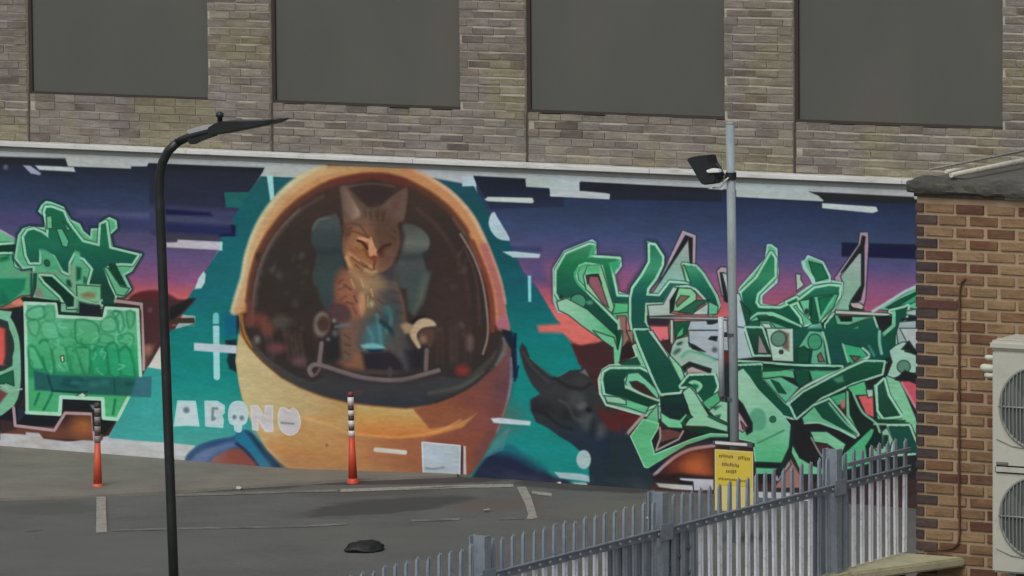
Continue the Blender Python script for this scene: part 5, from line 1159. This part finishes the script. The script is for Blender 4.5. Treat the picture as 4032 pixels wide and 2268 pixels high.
for x in (AX + .12, AX + AW - .16):
    MB().box(x, x + .04, AY + .02, BY - .004, AZ0 - .042, AZ0 - .002).part('bracket', plain('bracket_steel', (90, 92, 92), .5, metal=.4), ac)
# ------------------------------------------------------------------ low wall under the fence
LX = 10.36
zc = 1.655
pa_, pb_ = on_z(3741, 2212, zc), on_z(3230, 2268, zc)
def xout(y): return max(FXL + .07, min(pa_[0], pa_[0] + (pb_[0] - pa_[0]) * (y - pa_[1]) / (pb_[1] - pa_[1])))
FXL = 10.43; xo = FXL + .10
M_LED = plain('mossy_concrete', (160, 156, 128), .9, var=.12, scale=5, dirt=(122, 118, 92), bmp=.5, k=KG * .85)
M_LOW = brick_mat('dark_brown_brick', [(0, (46, 38, 32)), (.5, (56, 46, 38)), (1, (66, 54, 46))], True)  # dark brown brick for the face below the coping slabs
lw = thing('low_wall', ((LX + xo) / 2, -17, -.04), 'low dark wall with a beige concrete top under the steel fence', 'wall')
MB().box(LX + .05, xo - .07, -24, BY - .09, -.04, zc - .062).part('mortar', plain('dark_mortar', (58, 50, 42), .95, var=.2), lw)
fb = MB(); z = .0; k = 0
while z < zc - .13:
    y = -24 + (k % 2) * .11
    while y < BY - .33: fb.box(xo - .069, xo - .055, y, y + .215, z, z + .062); y += .225
    z += .075; k += 1
fb.part('brick_courses', M_LOW, lw, kind='stuff')
yy = BY - .006
while yy > -23.6:
    L_ = .9; MB().prism([(LX, yy - L_ + .004, zc), (xout(yy - L_), yy - L_ + .004, zc), (xout(yy), yy, zc), (LX, yy, zc)], (0, 0, -.06)).part('coping_slab', M_LED, lw, bevel=.012); yy -= L_
# ------------------------------------------------------------------ palisade fence
FX, RZ = 10.43, 2.20
fen = thing('palisade_fence', (FX, -17, zc), 'grey galvanised palisade fence with pointed pales on a low wall', 'fence')
M_GAL = plain('galvanised_steel', (186, 188, 194), .5, metal=.0, var=.10, scale=9, dirt=(120, 122, 126), k=KW)
M_GAD = plain('dull_galvanised', (116, 124, 132), .6, metal=.2, var=.14, scale=6, dirt=(84, 90, 98), k=KW)
M_RAIL = plain('dark_galvanised_rail', (110, 117, 125), .6, metal=.2, var=.12, scale=6, k=KW)
def yrail(px):   # y on the fence line where the rail crosses this photograph column
    return on_x(px, 1837 + (3606 - px) * .2467, FX)[1]
def pale_mesh(name, mat, zt):
    m_ = MB(); prof = [(-.024, .0), (-.019, .010), (-.009, .010), (-.004, .003), (.004, .003), (.009, .010), (.019, .010), (.024, .0)]
    t = .003; rows = [0.0, RZ - .03 - zc, zt - .03]
    top = [.35, .8, .55, 1., 1., .55, .8, .35]
    for z in rows:
        for y, x in prof: m_.v.append((x, y * (.72 if z > rows[1] else 1), z))
        for y, x in prof: m_.v.append((x - t, y * (.72 if z > rows[1] else 1), z))
    i4 = len(m_.v)
    for (y, x), q in zip(prof, top): m_.v.append((x, y * .6, zt - .03 + .03 * q))
    for (y, x), q in zip(prof, top): m_.v.append((x - t, y * .6, zt - .03 + .03 * q))
    for r in range(3):
        a0 = r * 16; b0 = a0 + 16
        for q in range(7):
            m_.f.append((a0 + q, a0 + q + 1, b0 + q + 1, b0 + q)); m_.f.append((a0 + 8 + q, b0 + 8 + q, b0 + 9 + q, a0 + 9 + q))
        m_.f.append((a0, b0, b0 + 8, a0 + 8)); m_.f.append((a0 + 7, a0 + 15, b0 + 15, b0 + 7))
    for q in range(7): m_.f.append((i4 + q, i4 + q + 1, i4 + q + 9, i4 + q + 8))
    me = m_.mesh(name, mat); me.materials.append(M_GAD)
    for f_ in me.polygons:
        if sum(me.vertices[i].co.z for i in f_.vertices) / len(f_.vertices) > RZ - .03 - zc + .002: f_.material_index = 1  # pale tops above the rail take the duller steel
    return me
ZT = 2.41 - zc - .012
me_p = pale_mesh('pale', M_GAL, ZT); me_q = pale_mesh('pale', M_GAD, ZT)
posts_px = (3290, 2605, 1905, 1190)
yp = [yrail(p) for p in posts_px]
def in_sheet(px): return 2385 < px < 2745 or 3190 < px < 3345 or px < 1950
y = BY - .05; PP = .1165
bolt_me = MB().tube([(0, 0, 0), (.012, 0, 0)], .009, 6).mesh('bolt', M_RAIL)
while y > -23.3:
    if min(abs(y - q) for q in yp) > .055:
        px = project([(FX, y, RZ)])[0][0]
        o = place('pale', me_q if in_sheet(px) else me_p, fen, (FX, y, zc + .012), (1, 1, RND.uniform(.985, 1.01)), (RND.uniform(-.008, .008), RND.uniform(-.006, .006), RND.uniform(-.05, .05)))
        place('bolt', bolt_me, fen, (FX + .036, y, RZ + .0))
    y -= PP
for i, yc in enumerate(yp):
    m_ = MB(); a = .036
    m_.box(FX + .02, FX + .028, yc - a, yc + a, zc - .1, 2.44); m_.box(FX - .075, FX - .067, yc - a, yc + a, zc - .1, 2.44); m_.box(FX - .067, FX + .02, yc - .004, yc + .004, zc - .1, 2.44)
    m_.part('post', M_GAD, fen)
    MB().box(FX + .0295, FX + .038, yc - .075, yc + .075, RZ - .05, RZ + .05).part('fish_plate', M_GAD, fen, bevel=.002)
ends = [BY - .012] + yp + [-23.4]
for a, c in zip(ends[:-1], ends[1:]):
    MB().box(FX + .015, FX + .022, c + .056, a - .056 if a < BY - .1 else a, RZ - .026, RZ + .026).box(FX + .022, FX + .036, c + .056, a - .056 if a < BY - .1 else a, RZ + .018, RZ + .026).part('rail', M_RAIL, fen)
MB().box(FX + .015, FX + .030, yrail(3325), BY - .012, 2.315, 2.340).part('top_rail', M_RAIL, fen)
M_SH = plain('grey_steel_sheet', (102, 109, 117), .6, metal=.15, var=.10, scale=3, dirt=(92, 90, 98), k=KW)
for a, c in ((2385, 2583), (2628, 2745), (3190, 3268), (3314, 3345), (1190, 1885), (1927, 1950)):
    MB().box(FX - .012, FX - .006, yrail(a), yrail(c), zc + .012, RZ + .02).part('sheet_panel', M_SH, fen)
for x, y_ in ((2711, 2156), (2676, 2190), (2634, 2222), (2715, 2252), (2635, 2262)):
    p = on_x(x, y_, FX - .002); place('bolt', MB().tube([(-.004, 0, 0), (.006, 0, 0)], .014, 8).mesh('bolt', M_ACD), fen, (FX + .0, p[1], p[2]))
# ------------------------------------------------------------------ black street lamp
M_BLK = plain('black_paint', (30, 33, 34), .38, var=.12, scale=4, dirt=(44, 44, 46))
SY = -8.6
def sp_(x, y, o=0.): return on_y(x, y, SY + o)
tp = [sp_(x, y) for x, y in ((628, 760), (630, 690), (640, 640), (662, 595), (700, 560), (750, 536), (800, 522), (860, 508), (890, 500))]
b0, b1 = sp_(684, 2268), sp_(628, 760)
d_ = (b0 - b1); foot = b1 + d_ * ((gz(0) - b1[2]) / d_[2])
LR = 19.5 / F_PX * project([b1])[0][2]
lamp = thing('street_lamp', tuple(foot), 'tall black street lamp with curved arm in front of the mural', 'street lamp')
ft = Vector(foot); up_ = Vector(b1) - ft
MB().tube([tuple(ft + up_ * t) for t in (0, .25, .5, .75, 1)] + [tuple(p) for p in tp[1:5]], [LR * 1.02, LR, LR, LR, LR * .99, LR * .98, LR * .95, LR * .92, LR * .88], 20).part('column', M_BLK, lamp, shade=True)
MB().tube([tuple(p) for p in tp[4:]], [LR * .86, LR * .83, LR * .8, LR * .7, LR * .5], 16).part('arm', M_BLK, lamp, shade=True)
MB().tube([tuple(ft), tuple(ft + up_ * .07)], [LR * 1.5, LR * 1.4], 20).part('base_section', M_BLK, lamp, shade=True)
# lantern: thin tapering wing seen from the side
hp = [sp_(x, y) for x, y in ((846, 500), (878, 480), (900, 474), (985, 474), (1060, 472), (1106, 466), (1116, 469), (1080, 487), (1010, 502), (940, 516), (890, 526), (850, 528))]
lan = MB().prism([(p[0], p[1] - .11, p[2]) for p in hp], (0, .22, 0)).part('lantern', M_BLK, lamp, bevel=.008)
fp = [sp_(x, y) for x, y in ((740, 512), (800, 494), (872, 484), (880, 500), (820, 512), (750, 530))]
MB().prism([(p[0], p[1] - .03, p[2]) for p in fp], (0, .06, 0)).part('arm_top_piece', plain('light_grey_paint', (142, 142, 144), .5, var=.1, k=.7), lamp, bevel=.006)  # light grey piece along the upper side of the arm
wp_ = [sp_(x, y) for x, y in ((742, 545), (860, 520), (850, 535), (790, 556), (768, 568), (750, 566))]
MB().prism([(p[0], p[1] - .025, p[2]) for p in wp_], (0, .05, 0)).part('bracket', M_BLK, lamp, bevel=.004)
a_ = sp_(866, 484)
MB().lathe(a_[0], a_[1], [(a_[2] - .01, .02), (a_[2] + .04, .02), (a_[2] + .05, .03), (a_[2] + .075, .028), (a_[2] + .085, .012)], 14).part('photocell', M_BLK, lamp, shade=True)
# ------------------------------------------------------------------ grey pole with floodlight and notice
GY = -2.5
def gp(x, y, o=0.): return on_y(x, y, GY + o)
t0, t1 = gp(2875, 486), gp(2892, 1740); d_ = t1 - t0; foot = t0 + d_ * ((gz(5) - t0[2]) / d_[2])
M_POLE = plain('galvanised_pole', (122, 131, 134), .6, metal=.0, var=.12, scale=5, dirt=(92, 98, 102), stretch=(1, 1, .3))
pole = thing('steel_pole', tuple(foot), 'slim grey galvanised pole in front of the green graffiti', 'pole')
MB().tube([tuple(foot), tuple(t0)], [.039, .037], 18).part('shaft', M_POLE, pole, shade=True)
MB().lathe(t0[0], t0[1], [(t0[2] - .005, .038), (t0[2] + .006, .038), (t0[2] + .014, .02)], 18).part('pole_cap', M_POLE, pole, shade=True)
for y_ in (1318, 1572):
    p = gp(2882, y_); m_ = MB().lathe(p[0], p[1], [(p[2] - .014, .045), (p[2] + .014, .045)], 18); m_.box(p[0] - .078, p[0] - .04, p[1] - .045, p[1] - .01, p[2] - .02, p[2] + .02)
    m_.part('clamp', plain('clamp_steel', (74, 80, 82), .5, metal=.3), pole)
q0, q1 = gp(2838, 1248, -.055), gp(2842, 1560, -.055)
MB().tube([tuple(q1), tuple(q0)], .024, 14).part('cable_tube', plain('pale_grey_tube', (158, 164, 168), .5, var=.08, dirt=(128, 134, 136)), pole, shade=True)
M_FL = plain('black_floodlight', (28, 30, 34), .45, var=.1)
fo_ = [gp(x, y, -.05) for x, y in ((2717, 624), (2745, 614), (2804, 609), (2812, 640), (2830, 665), (2838, 700), (2826, 722), (2782, 727), (2768, 712), (2746, 672))]
fl = thing('floodlight', tuple(gp(2780, 670, -.05)), 'black floodlight clamped near the top of the grey pole', 'floodlight')
MB().prism([(p[0], p[1] - .07, p[2]) for p in fo_], (0, .14, 0)).part('housing', M_FL, fl, bevel=.01)
br = [gp(x, y, -.06) for x, y in ((2800, 668), (2822, 660), (2850, 664), (2852, 676), (2806, 678))]
MB().prism([(p[0], p[1] - .09, p[2]) for p in br], (0, .05, 0)).part('junction_box', plain('white_plastic', (190, 196, 196), .4, var=.04, k=.6), fl, bevel=.004)
MB().tube([tuple(gp(x, y, -.03)) for x, y in ((2800, 632), (2826, 650), (2856, 692), (2880, 696))], .009, 8).part('bracket', M_FL, fl, shade=True)
MB().tube([tuple(gp(x, y, -.06)) for x, y in ((2806, 740), (2835, 738), (2852, 715), (2868, 700))], .0075, 8).part('cable', plain('pale_cable', (164, 160, 150), .5, k=.6), fl, shade=True)
MB().lathe(gp(2878, 692)[0], GY, [(gp(2878, 692)[2] - .03, .046), (gp(2878, 692)[2] + .03, .046)], 16).part('clamp', M_FL, fl)
# notice, unreadable at this distance: rows of smudged dark marks on yellow
NY = -.06
s0, s1 = gp(2814, 1768, NY), gp(2966, 2020, NY)
sg = thing('notice_board', (float((s0[0] + s1[0]) / 2), GY + NY, float(s1[2])), 'yellow notice with dark printed lines under a grey bar on the pole', 'sign')
M_YEL = plain('yellow_sign', (186, 166, 62), .5, var=.06, scale=3, dirt=(176, 152, 96)); M_YB = plain('pale_sign_border', (186, 174, 116), .5, var=.05)
X0, X1, Z0, Z1 = s0[0], s1[0], s1[2], s0[2]; YN = GY + NY
MB().box(X0, X1, YN, YN + .004, Z0, Z1).part('border', M_YB, sg)
MB().box(X0 + .014, X1 - .012, YN - .003, YN - .0005, Z0 + (Z1 - Z0) * .42, Z1 - .012).part('face', M_YEL, sg)
MB().box(X0 + .014, X1 - .012, YN - .003, YN - .0005, Z0 + .01, Z0 + (Z1 - Z0) * .40).part('lower_face', M_YB, sg)
M_INK = plain('sign_ink', (112, 94, 30), .6, var=.1); M_INK2 = plain('sign_ink_soft', (140, 118, 48), .6, var=.1)
ink = MB()
for r_, a, c, h_ in ((.10, .12, .46, .024), (.115, .62, .90, .030), (.235, .20, .64, .026), (.345, .30, .54, .026), (.475, .10, .88, .018)):
    x = a
    while x < c:
        wd = RND.uniform(.02, .045); zc_ = Z1 - (Z1 - Z0) * (r_ + (x - a) * .02) + RND.uniform(-.003, .003); xx = X0 + (X1 - X0) * x
        ink.box(xx, xx + wd * .32, YN - .005, YN - .0032, zc_ - h_ * RND.uniform(.35, .6), zc_ + h_ * RND.uniform(.3, .6)); x += wd + .012
ink.part('printed_lines', M_INK, sg)
fb0, fb1 = gp(2810, 1735, NY), gp(2966, 1762, NY)
MB().box(fb0[0], fb1[0], YN - .02, YN + .03, fb1[2], fb0[2]).part('top_bar', plain('grey_channel', (74, 84, 84), .5, metal=.3), sg, bevel=.003)
MB().box(fb0[0] + .03, fb1[0] - .045, YN - .026, YN - .021, fb1[2] + .012, fb1[2] + .034).part('bar_plate', plain('white_strip', (176, 172, 172), .5, k=.6), sg)
# ------------------------------------------------------------------ two lane posts
M_OR = plain('orange_plastic', (176, 74, 52), .5, var=.10, scale=8, dirt=(150, 66, 50)); M_OR2 = plain('bright_orange_plastic', (172, 60, 40), .5, var=.08, scale=8)
M_BND = plain('black_band', (58, 50, 50), .6); M_WB = plain('white_reflective_band', (178, 166, 162), .4, var=.05, k=.6); M_GB = plain('grimy_band', (118, 112, 112), .5, var=.2, scale=30)
def lane_post(px, pyb, pyt, bands, mat, capm, label, wband, lean):
    f_ = gnd(px, pyb); t_ = on_y(px + lean, pyt, f_[1]); H_ = t_[2] - f_[2]; dx = (t_[0] - f_[0])
    th = thing('lane_post', tuple(f_), label, 'bollard', 'slim lane posts standing by the painted wall')
    def seg(a, c, r0_, r1_, n_, m_, par=th):
        return MB().tube([(f_[0] + dx * a, f_[1], f_[2] + H_ * a), (f_[0] + dx * c, f_[1], f_[2] + H_ * c)], [r0_, r1_], 18).part(n_, m_, par, shade=True)
    MB().lathe(f_[0], f_[1], [(f_[2], .058), (f_[2] + .012, .058), (f_[2] + .03, .046), (f_[2] + .05, .041)], 20).part('foot', mat, th, shade=True)
    s = 1 - bands[0][0]
    seg(.045, bands[-1][0], .041, .027, 'body', mat)
    for (a, c, wh) in bands:
        seg(a, c, .0285 if wh else .026, .0285 if wh else .026, 'white_band' if wh else 'black_band', (wband if wh else M_BND))
    seg(bands[0][1], 1.0, .028, .024, 'cap', capm)
    return th
lane_post(385, 1925, 1586, [(.88, .94, 1), (.84, .88, 0), (.77, .84, 1), (.73, .77, 0), (.66, .73, 1), (.62, .66, 0), (.54, .62, 1)], M_OR, M_BND, 'orange post with grimy black and white bands beside the bay line corner', M_GB, -2)
lane_post(1390, 1905, 1543, [(.85, .945, 1), (.80, .85, 0), (.74, .80, 1), (.69, .74, 0), (.62, .69, 1), (.58, .62, 0), (.51, .58, 1)], M_OR2, plain('dark_red_cap', (96, 44, 50), .6), 'orange post with clean white bands in front of the helmet', M_WB, -10)
# ------------------------------------------------------------------ bag and litter on the car park
bc = gnd(1432, 2166)
bm = bmesh.new(); bmesh.ops.create_icosphere(bm, subdivisions=4, radius=1)
from mathutils import noise as mn
for v in bm.verts:
    c = v.co.copy(); k = 1 + .22 * mn.noise(c * 1.3 + Vector((3, 1, 7))) + .13 * mn.noise(c * 3.3) + .05 * mn.noise(c * 8)
    tp_ = 1 - .75 * max(0, -c.x) ** 2
    v.co = Vector((c.x * .165 * k, c.y * .20 * k * tp_, max(-.01, (c.z + .3) * .058 * k * (1.1 if c.x > .1 else tp_))))
me = bpy.data.meshes.new('bin_bag'); bm.to_mesh(me); bm.free(); me.polygons.foreach_set('use_smooth', [True] * len(me.polygons))
me.materials.append(plain('black_polythene', (27, 30, 29), .6, var=.15, scale=14, k=KG))
o = bpy.data.objects.new('rubbish_bag', me); COL.objects.link(o); o.location = bc; tag(o, 'flattened black bag lying on the grey tarmac', 'bag')
M_LIT = plain('white_litter', (176, 176, 170), .7, k=KG, var=.1)
for x, y, s_, lb in ((942, 1927, .035, 'white scrap of litter at the pavement edge under the plus sign'), (1915, 2016, .03, 'white scrap of litter inside the marked bay'), (2202, 1908, .026, 'pale scrap of litter at the wall below the dark animal head'), (2546, 2046, .028, 'pale scrap of litter on tarmac behind the fence')):
    p = gnd(x, y); m_ = MB(); n_ = 7
    ring = [(p[0] + s_ * RND.uniform(.7, 1.3) * math.cos(t / n_ * 6.283), p[1] + s_ * RND.uniform(.7, 1.3) * math.sin(t / n_ * 6.283), p[2] + RND.uniform(.008, .03)) for t in range(n_)]
    m_.prism(ring, (0, 0, -.006)); i_ = len(m_.v); o = m_.part('litter', M_LIT); tag(o, lb, 'litter', 'scraps of litter on the car park')
